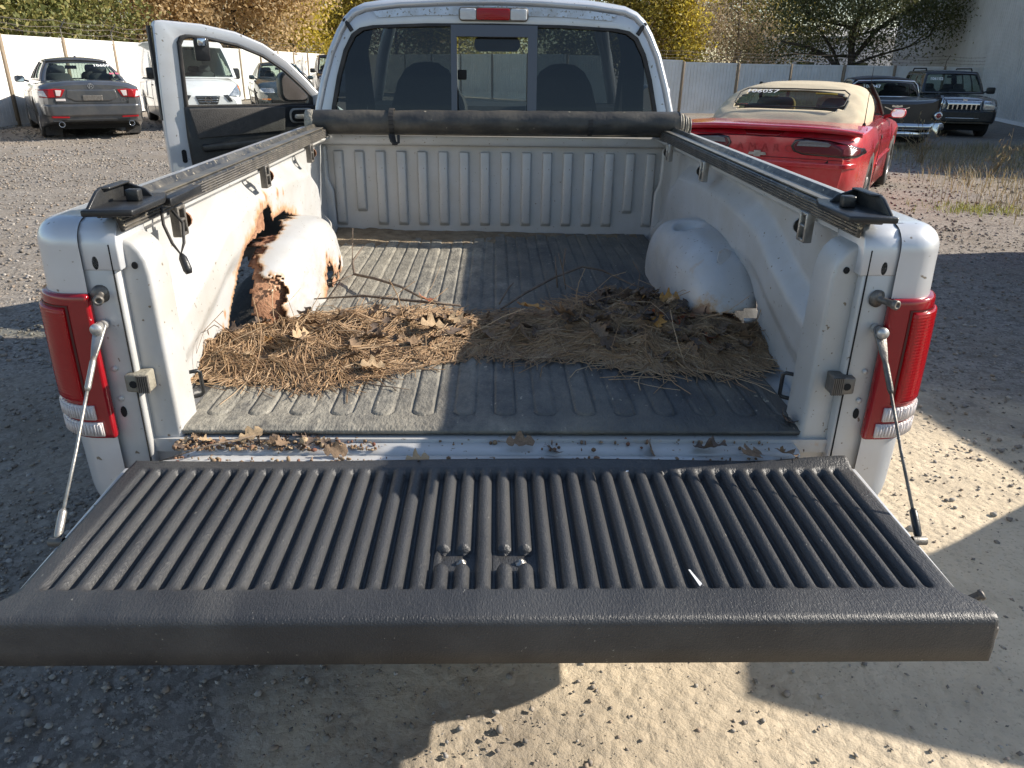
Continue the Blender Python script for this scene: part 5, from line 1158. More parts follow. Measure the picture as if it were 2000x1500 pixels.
dirt = [(a, b) for a, b in ((-.50, 1.560), (-.3, 1.572), (0, 1.576), (.3, 1.572), (.50, 1.560), (.52, 1.585), (.40, 1.598), (0, 1.612), (-.40, 1.598), (-.52, 1.585))]
v, f = fillpoly([dirt]); mk('dirty_roof_band', [(a, cy_(b)-.0055, b) for a, b in v], f, M['roofdirt'], T)
for sx in (-1, 1):
    MB().tube([(sx*.645, cy_(1.552)-.002, 1.552), (sx*.628, cy_(1.53)-.004, 1.532), (sx*.612, cy_(1.50)-.004, 1.508)], .009, 6).build('roof_joint', M['rubber'], T)
# rear window: seal, outer panes, sliding centre
RW = empty('rear_window', None, None); RW.parent = T
wi = lambda k, dz: [(a*k, 1.33+(b-1.33)*dz) for a, b in win]
v, f = fillpoly([wi(1.004, 1.01), wi(.978, .955)]); o = mk('window_seal', [(a, cy_(b)-.004, b) for a, b in v], f, M['rubber'], RW); solid(o, .012, 0)
gl = wi(.985, .965)
for lo, hi in ((-2, -.172), (.166, 2)):
    pl = [(max(lo, min(hi, a)), b) for a, b in gl]; q = []
    for p in pl:
        if not q or (abs(p[0]-q[-1][0])+abs(p[1]-q[-1][1])) > 1e-4: q.append(p)
    v, f = fillpoly([q]); o = mk('window_pane', [(a, cy_(b)+.004, b) for a, b in v], f, M['tint'], RW)
v, f = fillpoly([[(-.16, 1.16), (.15, 1.16), (.15, 1.500), (-.16, 1.500)]]); mk('sliding_pane', [(a, cy_(b)+.012, b) for a, b in v], f, glassmat('slider_glass', (.42, .47, .46), dust=.04), RW)
fm_ = pm('grey_slider_frame', (.10, .105, .12), None, 5, .3, .3)
for a0, a1, b0, b1 in ((-.190, -.165, 1.16, 1.535), (.140, .180, 1.16, 1.535), (-.165, .140, 1.490, 1.535)):
    v = [(a0, cy_(b0)-.006, b0), (a1, cy_(b0)-.006, b0), (a1, cy_(b1)-.006, b1), (a0, cy_(b1)-.006, b1)]; o = mk('slider_frame', v, [(0, 1, 2, 3)], fm_, RW); solid(o, .014, 1)
o = MB().box(-.163, -.125, cy_(1.34)-.002, cy_(1.34)+.03, 1.32, 1.36).build('window_latch', M['black'], RW); bevel(o, .004)
# third brake light
BL = MB().prism(rrect(-.156, .140, 1.552, 1.606, .016), cy_(1.58)-.020, cy_(1.58)+.03, 'y').build('brake_light', M['dsteel'], T); bevel(BL, .004)
for a0, a1, mm, nm in ((-.150, -.082, M['frosted'], 'clear_lens'), (-.080, .062, M['redlens'], 'red_lens'), (.064, .134, M['frosted'], 'clear_lens')):
    o = MB().prism(rrect(a0, a1, 1.557, 1.601, .008), cy_(1.58)-.027, cy_(1.58)-.018, 'y').build(nm, mm, BL); bevel(o, .003)
# interior
INT = M['cabint']
MB().box(-.72, .72, 2.16, 2.20, .75, 1.17).build('rear_trim', INT, T)
for sx in (-.318, .312):
    pts = [(-.185, .80), (-.185, 1.05), (-.165, 1.20), (-.135, 1.30), (-.10, 1.355), (-.055, 1.383), (0, 1.39), (.055, 1.383), (.10, 1.355), (.135, 1.30), (.165, 1.20), (.185, 1.05), (.185, .80)]
    o = MB().prism([(a*1.0, b) for a, b in pts], 2.34, 2.46, 'y').build('seat', M['seat'], T); bevel(o, .035, 4); o.location = (sx, 0, 0)
MB().prism([(3.15, .9), (3.12, 1.10), (3.2, 1.155), (3.58, 1.16), (3.58, .9)], -.72, .72, 'x').build('dashboard', INT, T)
o = MB().prism(rrect(-.12, .12, -.035, .035, .03), 0, .03, 'y').build('rear_view_mirror', INT, T); o.location = (.01, 2.95, 1.475); MB().tube([(0, .03, .02), (0, .08, .08)], .01, 6).build('mirror_stem', INT, o)
sw = MB().lathe([(-.014, .175), (0, .19), (.014, .175), (0, .162), (-.014, .175)], 28, 'y').build('steering_wheel', INT, T, True); sw.location = (-.34, 3.05, 1.13); sw.rotation_euler = (-.5, 0, 0)
for sx in (-1, 1):
    MB().tube([(sx*.545, 3.06, 1.60), (sx*.63, 3.28, 1.43), (sx*.74, 3.62, 1.12)], .035, 8).build('windscreen_pillar', M['silver'], T, True)
    MB().tube([(sx*.60, 2.55, 1.10), (sx*.62, 2.52, 1.45)], .02, 6).build('seat_belt', INT, T)
    MB().tube([(sx*.655, 2.36, 1.00), (sx*.635, 2.36, 1.40), (sx*.60, 2.36, 1.53)], .05, 8).build('door_pillar', INT, T, True)
ws = np.array([[(u*.54, 3.07+.03*(1-u*u), 1.60), (u*.72, 3.62+.08*(1-u*u), 1.13)] for u in np.linspace(-1, 1, 12)]); v, f = gridmesh(ws); mk('windscreen', v, f, M['tint2'], T, True)
MB().box(-.60, .60, 2.25, 3.0, 1.575, 1.585).build('headliner', INT, T)
hd = np.array([[(u*.82, yy, zz-.03*u*u) for u in np.linspace(-1, 1, 13)] for yy, zz in ((3.62, 1.12), (3.9, 1.13), (4.4, 1.10), (4.75, 1.02), (4.85, .85), (4.86, .5))]); v, f = gridmesh(hd); o = mk('hood', v, f, M['silver'], T, True); solid(o, .02)
for sx in (-1, 1):
    MB().prism([(2.44 if sx > 0 else 3.45, .5), (4.85, .5), (4.85, .85), (4.4, 1.06), (3.62, 1.10), (2.44 if sx > 0 else 3.45, 1.13)], sx*.80-.02, sx*.80+.02, 'x').build('fender', M['silver'], T)
# right (closed) door window and frame
MB().tube([(.69, 2.47, 1.13), (.63, 2.5, 1.50), (.60, 2.7, 1.58), (.58, 3.05, 1.58), (.66, 3.35, 1.36), (.76, 3.66, 1.12)], .022, 6).build('door_frame', M['silver'], T, True)
MB().box(.63, .68, 2.44, 3.6, .8, 1.14).build('door_trim', INT, T)
mr_ = MB().prism(rrect(-.09, .09, -.075, .075, .04), -.05, .05, 'y').build('side_mirror', M['silver'], T); bevel(mr_, .02, 3); mr_.location = (.94, 3.38, 1.20)
MB().prism(rrect(-.075, .075, -.062, .062, .03), -.056, -.0515, 'y').build('mirror_glass', M['mirror'], mr_)

# --- open driver's door
DR = empty('open_door', None, None); DR.parent = T; DR['label'] = "driver's door standing wide open"
hinge = Vector((-.865, 3.42, 0)); dd = Vector((-1.775-(-.865), 2.912-3.42, 0)).normalized(); nrm = Vector((dd.y, -dd.x, 0))   # nrm: towards the camera (inside of the door)
if nrm.y > 0: nrm = -nrm
DM = Matrix(((dd.x, nrm.x, 0, hinge.x), (dd.y, nrm.y, 0, hinge.y), (0, 0, 1, 0), (0, 0, 0, 1)))
DR.matrix_local = DM                                                     # local: x along door, y = inward thickness, z up
UL = (Vector((-1.775, 2.912, 0))-hinge).length
out = [(UL, .48), (UL+.005, 1.0), (UL, 1.20), (UL-.015, 1.545), (UL-.025, 1.562), (UL-.06, 1.566), (UL-.25, 1.553), (UL-.42, 1.520), (UL-.56, 1.465), (UL-.68, 1.385), (UL-.78, 1.285), (UL-.86, 1.20), (.03, 1.10), (.0, .48)]
wn_ = [(UL-.115, 1.145), (UL-.125, 1.46), (UL-.14, 1.488), (UL-.17, 1.496), (UL-.27, 1.486), (UL-.42, 1.455), (UL-.55, 1.403), (UL-.66, 1.33), (UL-.76, 1.235), (UL-.80, 1.19), (UL-.80, 1.145)]
v, f = fillpoly([out, wn_]); o = mk('door_shell', [(a, 0, b) for a, b in v], f, M['silver'], DR, True); solid(o, .085, 0); bevel(o, .018, 3, 40)
sc_ = [(UL-.455+(a-UL+.455)*1.02, 1.31+(b-1.31)*1.03) for a, b in wn_]; si_ = [(UL-.455+(a-UL+.455)*.955, 1.31+(b-1.31)*.93) for a, b in wn_]
v, f = fillpoly([sc_, si_]); o = mk('window_seal', [(a, .038, b) for a, b in v], f, M['rubber'], DR); solid(o, .03, 0); bevel(o, .006)
v, f = fillpoly([sc_]); mk('window_glass', [(a, .0, b) for a, b in v], f, M['doorglass'], DR)
dc = pm('grey_door_carpet', (.10, .094, .088), (.075, .07, .066), 14, 1, 0, .3, 160)
dp = [(UL-.115, .52), (UL-.10, 1.0), (UL-.105, 1.148), (.10, 1.148), (.06, 1.08), (.05, .52)]
o = MB().prism(dp, .040, .058, 'y').build('door_trim', M['plastic'], DR); bevel(o, .006)
o = MB().prism([(UL-.125, 1.140), (UL-.15, 1.01), (UL-.16, .985), (UL-.625, 1.012), (UL-.64, 1.140)], .056, .070, 'y').build('carpet_insert', dc, DR); bevel(o, .006)
o = MB().prism([(UL-.16, .955), (UL-.17, .915), (UL-.75, .945), (UL-.80, .98), (UL-.64, .985)], .056, .092, 'y').build('armrest', M['plastic'], DR); bevel(o, .012, 3)
o = MB().prism([(UL-.17, .86), (UL-.18, .60), (.12, .60), (.10, .88)], .056, .080, 'y').build('map_pocket', M['plastic'], DR); bevel(o, .012, 3)
hb_ = MB().prism(rrect(UL-.80, UL-.660, 1.050, 1.132, .03), .056, .066, 'y').build('handle_bezel', M['steel'], DR); bevel(hb_, .004)
MB().prism(rrect(UL-.79, UL-.670, 1.060, 1.122, .024), .0665, .0675, 'y').build('handle_recess', M['black'], hb_)
o = MB().prism(rrect(UL-.775, UL-.685, 1.074, 1.100, .010), .068, .085, 'y').build('door_handle', M['steel'], hb_); bevel(o, .004)
MB().prism(rrect(UL-.085, UL-.06, .86, .93, .012), .0420, .046, 'y').build('latch_hole', M['black'], DR)
MB().prism(rrect(UL-.075, UL-.03, .74, .78, .008), .0420, .047, 'y').build('latch', M['black'], DR)
MB().box(UL-.006, UL+.008, -.044, .02, 1.08, 1.54).build('edge_seal', M['rubber'], DR)
ms = MB().prism(rrect(UL-.84, UL-.665, 1.155, 1.320, .045), -.20, -.10, 'y').build('side_mirror', M['plastic'], DR); bevel(ms, .02, 3)
MB().prism(rrect(UL-.827, UL-.678, 1.168, 1.307, .038), -.099, -.0965, 'y').build('mirror_glass', pm('dusty_mirror', (.42, .36, .34), (.32, .27, .25), 6, .25, .7), ms)
vb = MB().prism(rrect(UL-.275, UL-.20, 1.375, 1.485, .010), .030, .055, 'y').build('remote_box', M['plastic'], DR); bevel(vb, .004)
o = MB().prism(rrect(UL-.262, UL-.215, 1.445, 1.485, .008), .056, .068, 'y').build('metal_clip', M['chrome'], vb); bevel(o, .004)

# ------------------------------------------------------------------ roll-up tonneau cover clamped on the bed
TC = empty('tonneau_cover', 'rolled up black vinyl tonneau cover with side rails on the truck bed', 'bed cover', MT)
rx = np.linspace(-.745, .765, 60); R0 = .047
Pp = np.array([[(x, 1.905+(R0+.0022*math.sin(x*37)+.003*fb(x*8, a*1.5, 2))*math.cos(a)*1.05, 1.162+.006*x+(R0+.003*fb(x*8, a*1.5, 6))*math.sin(a)) for a in np.linspace(0, 2*PI, 29)] for x in rx])
v, f = gridmesh(Pp); mk('roll', v, [q[::-1] for q in f], M['vinyl'], TC, True)
MB().tube([(-.778, 1.905, 1.157), (-.776, 1.905, 1.157), (-.745, 1.905, 1.157), (-.742, 1.905, 1.157)], [.040, .048, .0485, .047], 24).build('roll_end', M['fray'], TC, True)
for k in range(5): MB().tube([(.76+k*.012, 1.905+.004*k, 1.166-.003*k), (.769+k*.012, 1.905+.004*k, 1.166-.003*k)], [.050-.004*(k % 2)-.003*k, .045-.003*k], 22).build('roll_end_layer', M['fray'] if k % 2 else M['vinyl'], TC, True)
for x, hang in ((-.424, True), (.392, False)):
    pts = [(x, 1.905+.0515*math.cos(a), 1.160+.0515*math.sin(a)) for a in np.linspace(-.9, PI+1.0, 18)]
    if hang: pts = [(x+.018, 1.862, 1.085), (x+.010, 1.866, 1.072)]+[(x, 1.87, 1.10)]*0+pts[::-1]
    mb = MB(); w = .010
    for i in range(len(pts)-1):
        p, q = Vector(pts[i]), Vector(pts[i+1]); mb.add([p-Vector((w, 0, 0)), p+Vector((w, 0, 0)), q+Vector((w, 0, 0)), q-Vector((w, 0, 0))], [(0, 1, 2, 3)])
    o = mb.build('strap', M['rubber'], TC); solid(o, .003, 1)
lo = MB().tube([(-.432, 1.853, 1.118), (-.426, 1.850, 1.09), (-.412, 1.850, 1.078), (-.396, 1.852, 1.085), (-.396, 1.856, 1.115)], .006, 6).build('strap_loop', M['rubber'], TC, True)
MB().tube([(-.73, 1.925, 1.114), (.74, 1.925, 1.116)], .008, 8).build('cross_bar', M['alutop'], TC, True)
for sx in (-1, 1):
    pr = [(.736, 1.127), (.744, 1.152), (.738, 1.154), (.726, 1.140), (.704, 1.137), (.692, 1.135), (.690, 1.103), (.697, 1.101), (.704, 1.1285)]
    rl = MB().prism([(sx*a, b) for a, b in pr], .012, 1.90, 'y').build('rail', M['alu'], TC); bevel(rl, .002, 2)
    MB().box(min(sx*.699, sx*.727), max(sx*.699, sx*.727), .05, 1.88, 1.1385, 1.1415).build('rail_tray', M['alutop'], rl)
    for k in range(5): MB().tube([(sx*.6898, .013, 1.106+k*.006), (sx*.6898, 1.898, 1.106+k*.006)], .0018, 5).build('rail_groove', M['dsteel'], rl)
    for cyy in ((.27, .95, 1.55) if sx < 0 else (.262, 1.16, 1.70)):
        cl = empty('clamp', None, None); cl.parent = TC; cl.location = (sx*.692, cyy, 1.074)
        fr = MB()
        for y0, y1, z0, z1 in ((-.022, -.014, -.034, .032), (.014, .022, -.034, .032), (-.014, .014, -.034, -.026), (-.014, .014, -.002, .004), (-.014, .014, .024, .032)): fr.box(-.010, .010, y0, y1, z0, z1)
        o = fr.build('clamp_frame', M['steel'] if sx > 0 else M['dsteel'], cl); bevel(o, .0025)
        bo = MB().lathe([(0, .018), (.006, .018), (.008, .011), (.016, .010), (.017, 0)], 12, 'y').build('bolt', M['rust'] if sx < 0 else M['steel'], cl, True); bo.location = (0, .024, -.004)
    # plastic end bracket
    eb = empty('end_bracket', None, None); eb.parent = TC; eb.location = (sx*.695, -.035, 1.140)
    S_ = sx
    o = MB().prism([(S_*a, b) for a, b in ((-.048, .0), (.040, -.01), (.046, .17), (-.030, .20), (-.050, .14))], 0, .012, 'z').build('bracket_base', M['plastic'], eb); bevel(o, .003)
    o = MB().prism([(.0, .0), (.0, .010), (.045, .036), (.060, .040), (.150, .040), (.172, .030), (.185, .010), (.185, .0)], S_*.030, S_*.037, 'x').build('bracket_wall', M['plastic'], eb); bevel(o, .002)
    o = MB().prism([(S_*a, b) for a, b in ((.030, .004), (.037, .004), (.037, .040), (.030, .040), (-.010, .026), (-.030, .004))], .150, .157, 'y').build('bracket_web', M['plastic'], eb); bevel(o, .002)
    o = MB().prism([(S_*a, b) for a, b in ((-.030, .004), (.030, .004), (.034, .034), (.0, .020))], .168, .176, 'y').build('bracket_web', M['plastic'], eb); bevel(o, .002)
    o = MB().prism([(S_*a, b) for a, b in ((.037, .058), (.037, .155), (.018, .155), (.018, .070))], .0365, .041, 'z').build('bracket_brim', M['plastic'], eb); bevel(o, .002)
    o = MB().box(min(S_*-.025, S_*.0), max(S_*-.025, S_*.0), .085, .105, .012, .034).build('bracket_tab', M['plastic'], eb); bevel(o, .003)
    if sx < 0: o = MB().prism([(S_*a, b) for a, b in ((-.052, .16), (-.030, .17), (-.026, .34), (-.050, .34))], -.012, .006, 'z').build('bracket_arm', M['plastic'], eb); bevel(o, .003)
# hanging release loop on the left
lp = MB().tube([(-.690, .185, 1.118), (-.682, .165, 1.085), (-.664, .15, 1.050), (-.646, .14, 1.030), (-.642, .155, 1.050), (-.650, .185, 1.085), (-.676, .205, 1.105)], .0032, 6).build('release_loop', M['rubber'], TC, True)
o = MB().tube([(-.646, .142, 1.030), (-.642, .138, 1.022), (-.634, .132, 1.000), (-.631, .130, .992)], [.004, .009, .010, .007], 8).build('loop_toggle', M['plastic'], TC, True)
# ------------------------------------------------------------------ rubber mat in the bed (lies loose: a thing of its own)
mx = np.linspace(-.672, .672, 380); my = np.concatenate([np.linspace(.032, .12, 26), np.linspace(.125, 1.99, 60)])
X, Y = np.meshgrid(mx, my, indexing='ij'); pit = .0905
ph = ((X+pit*8+.022)/pit) % 1.0; dxs = np.abs(ph-.5)*pit-.024                         # signed distance to slot side
ye = .100-Y; dd_ = np.where(ye > -.024, np.hypot(np.maximum(np.abs(ph-.5)*pit, 0), np.maximum(ye+.024, 0))-.024, dxs)
gr = np.exp(-(dd_/.0028)**2)
Zm = .6835-.0055*gr+.0022*(dd_ < 0)
Zm = Zm+np.array([fb(a*2.2, b*2.2, 8)*.004 for a, b in zip(X.ravel(), Y.ravel())]).reshape(X.shape)*ss(.03, .3, Y)
Zm += .012*ss(-.50, -.60, X)*ss(1.3, 1.5, Y)*ss(1.75, 1.6, Y)
Zm -= .004*ss(.05, .032, Y)
Xw = X.copy()
lim = np.where((Y > .60) & (Y < 1.53), .60-.035*np.sin((Y-.60)/.93*PI), .672); lim = np.where(X < 0, lim+.012*(Y > .6), lim)
keepm = (np.abs((X[:-1, :-1]+X[1:, 1:])/2) < (lim[:-1, :-1]+lim[1:, 1:])/2)
dv = ss(.35, -.45, X+.25*np.array([fb(a*3, b*3, 12) for a, b in zip(X.ravel(), Y.ravel())]).reshape(X.shape))*.95+.25*ss(1.2, 1.9, Y)  # dust weighted to the sunlit left, so sun brightness is part painted in
v, f = gridmesh(np.dstack([X, Y, Zm]), keepm); bm_o = mk('rubber_bed_mat', v, [q[::-1] for q in f], M['mat'], None, True); solid(bm_o, .009, -1); bm_o.matrix_world = MT; _a = bm_o.data.attributes.new('dust', 'FLOAT', 'POINT'); _a.data.foreach_set('value', dv.ravel().astype(np.float32))  # 'dust' attribute holds dust plus painted sun brightness on the left
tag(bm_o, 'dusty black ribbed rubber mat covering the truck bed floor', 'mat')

# dirt drift along the front wall and in the rear corner: loose soil
M['soil'] = pm('dry_soil', (.20, .145, .09), (.32, .25, .165), 18, 1, 0, .8, 70)
def drift(name, label, x0, x1, y0, y1, h, seed, hf):
    xs = np.linspace(x0, x1, 60); ys = np.linspace(y0, y1, 24); X, Y = np.meshgrid(xs, ys, indexing='ij')
    Z = np.array([hf(a, b)+fb(a*14, b*14, seed)*.006 for a, b in zip(X.ravel(), Y.ravel())]).reshape(X.shape)
    v, f = gridmesh(np.dstack([X, Y, Z])); o = mk(name, v, [q[::-1] for q in f], M['soil'], None, True); o.matrix_world = MT; return tag(o, label, 'dirt', kind='stuff')
drift('dirt_drift', 'tan dirt drifted against the bed front wall', -.70, .66, 1.60, 1.995, .02, 3, lambda a, b: .672+.020*float(ss(1.66, 1.98, b))-.010*float(ss(-.15, .5, a))+.010*float(ss(-.3, -.6, a))*float(ss(1.58, 1.66, b)))

# ------------------------------------------------------------------ pine needles
near_e = [(-.745, .33), (-.60, .305), (-.47, .285), (-.38, .290), (-.30, .35), (-.18, .43), (-.09, .485), (.05, .50), (.16, .47), (.28, .42), (.42, .375), (.55, .37), (.66, .41), (.745, .46)]
far_e = [(-.745, .52), (-.66, .64), (-.56, .74), (-.40, .80), (-.20, .775), (-.03, .755), (.10, .78), (.22, .86), (.34, .98), (.46, 1.00), (.56, .93), (.66, .80), (.745, .66)]
ne = lambda x: np.interp(x, *zip(*near_e)); fe = lambda x: np.interp(x, *zip(*far_e))
def pileh(x, y):
    a, b = ne(x), fe(x); t = np.clip((y-a)/(b-a), 0, 1); hx = np.interp(x, [-.75, -.45, -.1, .1, .45, .75], [.050, .055, .034, .032, .066, .044])*(.85+.4*np.sin(x*31+y*17)*np.sin(y*41-x*13)+.15*np.sin(x*57)*np.sin(y*63))
    return hx*np.clip(np.sin(PI*t), 0, 1)**.6*((y > a) & (y < b))
rs = np.random.RandomState(77)
xs = np.linspace(-.745, .745, 150); ts = np.linspace(0, 1, 50); A, B = np.meshgrid(xs, ts, indexing='ij'); Yb = ne(A)+.02+(fe(A)-ne(A)-.04)*B
Zb = .684+pileh(A, Yb)*.72+np.array([fb(a*16, b*16, 4)*.012 for a, b in zip(A.ravel(), Yb.ravel())]).reshape(A.shape)*np.sin(PI*B)
v, f = gridmesh(np.dstack([A, Yb, Zb])); base_v, base_f = v, f
M['duff'] = pm('packed_needle_duff', (.10, .06, .034), (.24, .15, .08), 60, 1, 0, 1., 120, stretch=(1, 3, 1))
LM['needle'] = leafmat('pine_needles', [(.34, .205, .115), (.47, .31, .175), (.38, .235, .12), (.60, .44, .28), (.20, .125, .075), (.50, .34, .19), (.27, .165, .095)], .7, .15)
def needles(n, seg=3, sig=.020):
    x = rs.uniform(-.745, .745, n*2); y = rs.uniform(.2, 1.06, n*2); a, b = ne(x), fe(x); e = rs.normal(0, sig, n*2)+.03*np.array([fb(a*7, b*7, 3) for a, b in zip(x, y)])
    k = (y > a+e) & (y < b+e); x, y = x[k][:n], y[k][:n]; n = len(x)
    L = rs.uniform(.07, .20, n); az = np.where(rs.uniform(0, 1, n) < .55, rs.normal(0.1, .40, n)+1.1*np.sin(x*6+y*4), rs.uniform(0, PI, n)); el = rs.normal(.0, .13, n)
    up = rs.uniform(0, 1, n) < .004; el = np.where(up, rs.uniform(.25, .9, n), el)
    cv = rs.normal(0, .9, n); lift = rs.uniform(0, 1, n)
    V = []; w = rs.uniform(.0008, .0015, n)
    t = np.linspace(-.5, .5, seg+1); pts = []
    for q in t:
        ang = az+cv*q; px = x+L*q*np.cos(az+cv*q*.5); py = y+L*q*np.sin(az+cv*q*.5); hb = .686+pileh(px, py)*(.70+.36*lift)+L*(q+.5*up)*np.sin(el)*np.where(up, 1, .5)
        px = np.clip(px, -.74+.02*rs.uniform(0, 1, n), .74); hb = np.maximum(hb, .6885+.001*lift)
        pts.append(np.stack([px, py, hb], 1))
    pts = np.stack(pts, 1)                                              # n, seg+1, 3
    d = np.stack([np.cos(az), np.sin(az), np.zeros(n)], 1); s = np.stack([-np.sin(az), np.cos(az), np.zeros(n)], 1)*w[:, None]; u = np.zeros((n, 3)); u[:, 2] = w*1.3
    V = np.stack([pts-s[:, None], pts+s[:, None], pts+u[:, None]], 2)    # n, seg+1, 3 corners, 3
    V = V.reshape(-1, 3); F = []
    for i in range(seg):
        for k in range(3):
            a0, a1 = i*3+k, i*3+(k+1) % 3; F.append((a0, a1, a1+3, a0+3))
    F = (np.array(F)[None]+(np.arange(n)*(seg+1)*3)[:, None, None]).reshape(-1, 4)
    return V, F
V, F = needles(14500); V2, F2 = needles(1900, 3, .065); F = np.concatenate([F, F2+len(V)]); V = np.concatenate([V, V2])
o = rawmesh('pine_needles', np.concatenate([V, base_v]), np.concatenate([F, np.array(base_f)+len(V)]), LM['needle'])
o.data.materials.append(M['duff']); mi = np.zeros(len(o.data.polygons), np.int32); mi[len(F):] = 1; o.data.polygons.foreach_set('material_index', mi)
o.matrix_world = MT; tag(o, 'heap of dry brown pine needles across the truck bed', 'pine needles', kind='stuff')
# fine litter on the sill and tailgate lip
n = 900; x = np.concatenate([-.66+.42*rs.uniform(0, 1, 520)**1.5, rs.uniform(-.66, .66, n-520)]); y = np.where(np.arange(n) < 520, rs.uniform(-.045, .035, n), rs.choice([-.04, -.055, .02, -.03], n)+rs.normal(0, .010, n)); z = np.where(y > -.022, .660, np.where(y > -.046, .643, .656))
iv, iff = ico(); sz_ = rs.uniform(.0012, .005, n); q = rs.uniform(.3, 1.6, (n, 3)); Vv = iv[None]*sz_[:, None, None]*q[:, None, :]+np.stack([x, y, z+sz_*.3], 1)[:, None]
F3 = (iff[None]+(np.arange(n)*12)[:, None, None]).reshape(-1, 3)
M['crumb'] = pm('litter_crumbs', (.2, .15, .1), rough=1, island=[(.12, .07, .04), (.22, .14, .08), (.30, .22, .14), (.16, .06, .04)])
o = rawmesh('leaf_litter', Vv.reshape(-1, 3), F3, M['crumb']); o.matrix_world = MT; tag(o, 'crumbs of bark and leaf litter along the bed sill', 'litter', kind='stuff')

# ------------------------------------------------------------------ dead leaves: each its own object
M['leafbrown'] = pm('dead_leaf_brown', (.145, .092, .055), (.235, .16, .10), 22, .8, 0, .3, 60)
M['leaftan'] = pm('dead_leaf_tan', (.36, .25, .14), (.46, .33, .20), 20, .8, 0, .3, 60)
M['leaforange'] = pm('dead_leaf_orange', (.50, .24, .055), (.58, .31, .09), 20, .7, 0, .3, 60)
M['leafdark'] = pm('dead_leaf_dark', (.085, .058, .042), (.14, .10, .075), 20, .85, 0, .3, 60)
M['leafred'] = pm('dead_leaf_red', (.30, .075, .03), (.38, .12, .05), 20, .7, 0, .3, 60)
def leaf_mesh(seed):
    r = random.Random(seed); n = 18; L = 1.0; pts = []
    for k in range(n+1):
        t = k/n; lob = .30*math.sin(PI*t)**.7*(1+.55*math.sin(t*PI*5.2+r.uniform(-.3, .3)))+.02; pts.append((t, max(.02, lob*r.uniform(.85, 1.15))))
    ca, cb = r.uniform(.5, 1.7)*r.choice([-1, 1, 1]), r.uniform(.6, 2.2)
    def fold(t, w):
        z = cb*w*w+.12*math.sin(ca*t*3)+.06*math.sin(9*t+w*11+seed); a = ca*(t-.5)*.9; return (math.sin(a)/max(abs(ca)*.9, .01)*1.0 if abs(ca) > .1 else t-.5, w*math.cos(cb*abs(w)*.8), z*.5+(1-math.cos(a))*.5)
    v = []; f = []
    for t, w in pts:
        for j in (-1, -.5, 0, .5, 1): v.append(fold(t, w*j))
    for k in range(n):
        for j in range(4): a = k*5+j; f.append((a, a+1, a+6, a+5))
    b = len(v); s0 = Vector(fold(0, 0)); v += [tuple(s0+Vector((0, .012, 0))), tuple(s0+Vector((-.28, .02, .05))), tuple(s0+Vector((-.28, .0, .05))), tuple(s0+Vector((0, -.012, 0)))]; f.append((b, b+1, b+2, b+3))
    me = bpy.data.meshes.new('oak_leaf'); me.from_pydata(v, [], f); me.polygons.foreach_set('use_smooth', [True]*len(f)); me.update(); return me
leafm = []
for sd in range(5):
    base = leaf_mesh(sd*7+3)
    for mn in ('leafbrown', 'leaftan', 'leafdark', 'leaforange', 'leafred'):
        me = base.copy(); me.materials.append(M[mn]); leafm.append((mn, me))
rl = random.Random(4)
def put_leaf(x, y, z, s, kind, rot=None, label=None, group=None):
    me = rl.choice([m for k, m in leafm if k == kind]); o = bpy.data.objects.new('oak_leaf', me); C.objects.link(o)
    rot = rot or (rl.gauss(0, .45), rl.gauss(0, .45), rl.uniform(0, 2*PI))
    from mathutils import Euler
    o.matrix_world = MT @ Matrix.Translation((x, y, z)) @ Euler(rot).to_matrix().to_4x4() @ Matrix.Scale(s, 4)
    o['category'] = 'leaf'; o['label'] = label or 'curled dead oak leaf among the pine needles in the truck bed'
    if group or not label: o['group'] = group or 'dead leaves in the needle heap'
    return o
for i in range(270):
    while True:
        x = rl.choice([rl.gauss(.44, .14), rl.gauss(.42, .17), rl.gauss(.42, .20), rl.gauss(.45, .15), rl.gauss(-.05, .14), rl.gauss(-.42, .18)]); y = rl.uniform(.26, 1.0)
        if abs(x) < .70 and ne(x)+.02 < y < fe(x)-.03: break
    k = rl.choices(['leafbrown', 'leafdark', 'leaftan', 'leaforange', 'leafred'], [5, 5, 2.0 if x < 0 else .35, .25, .2])[0]
    t_ = (y-ne(x))/(fe(x)-ne(x)); where = ('left sunlit end' if x < -.35 else 'sunlit middle' if x < -.11 else 'shaded middle' if x < .25 else 'shaded right end'); row_ = 'near' if t_ < .4 else 'far' if t_ > .7 else 'top'
    lab = 'curled %s oak leaf on the %s side of the heap, %s' % ({'leafbrown': 'brown', 'leafdark': 'dark grey brown', 'leaftan': 'pale tan', 'leaforange': 'orange', 'leafred': 'reddish'}[k], row_, where)
    put_leaf(x, y, .684+float(pileh(np.float64(x), np.float64(y)))*rl.uniform(.95, 1.15)+.006, rl.uniform(.035, .066), k, None, lab, lab[7:])
put_leaf(.105, .70, .742, .095, 'leaforange', (.25, -.1, 2.6), 'largest orange tan oak leaf lying on the heap near its middle')
put_leaf(-.17, .56, .734, .075, 'leaftan', (.3, .2, .4), 'pale tan curled leaf in the sunlit middle of the heap')
put_leaf(-.50, .45, .742, .075, 'leaftan', (.7, .3, 1.3), 'big crumpled pale leaf standing up on the left of the heap')
put_leaf(-.30, .33, .706, .065, 'leaftan', (.15, .1, .2), 'pale leaf at the near sunlit edge of the heap')
put_leaf(.075, .53, .726, .08, 'leafbrown', (1.0, .2, 1.5), 'pointed brown leaf hanging at the near edge of the heap in shade')
put_leaf(-.20, .74, .752, .07, 'leafred', (.3, .2, 1.9), 'reddish leaf at the sunlit far edge of the heap')
put_leaf(.20, .62, .75, .085, 'leafbrown', (.6, .2, 2.2), 'grey brown leaf right of the orange leaf')
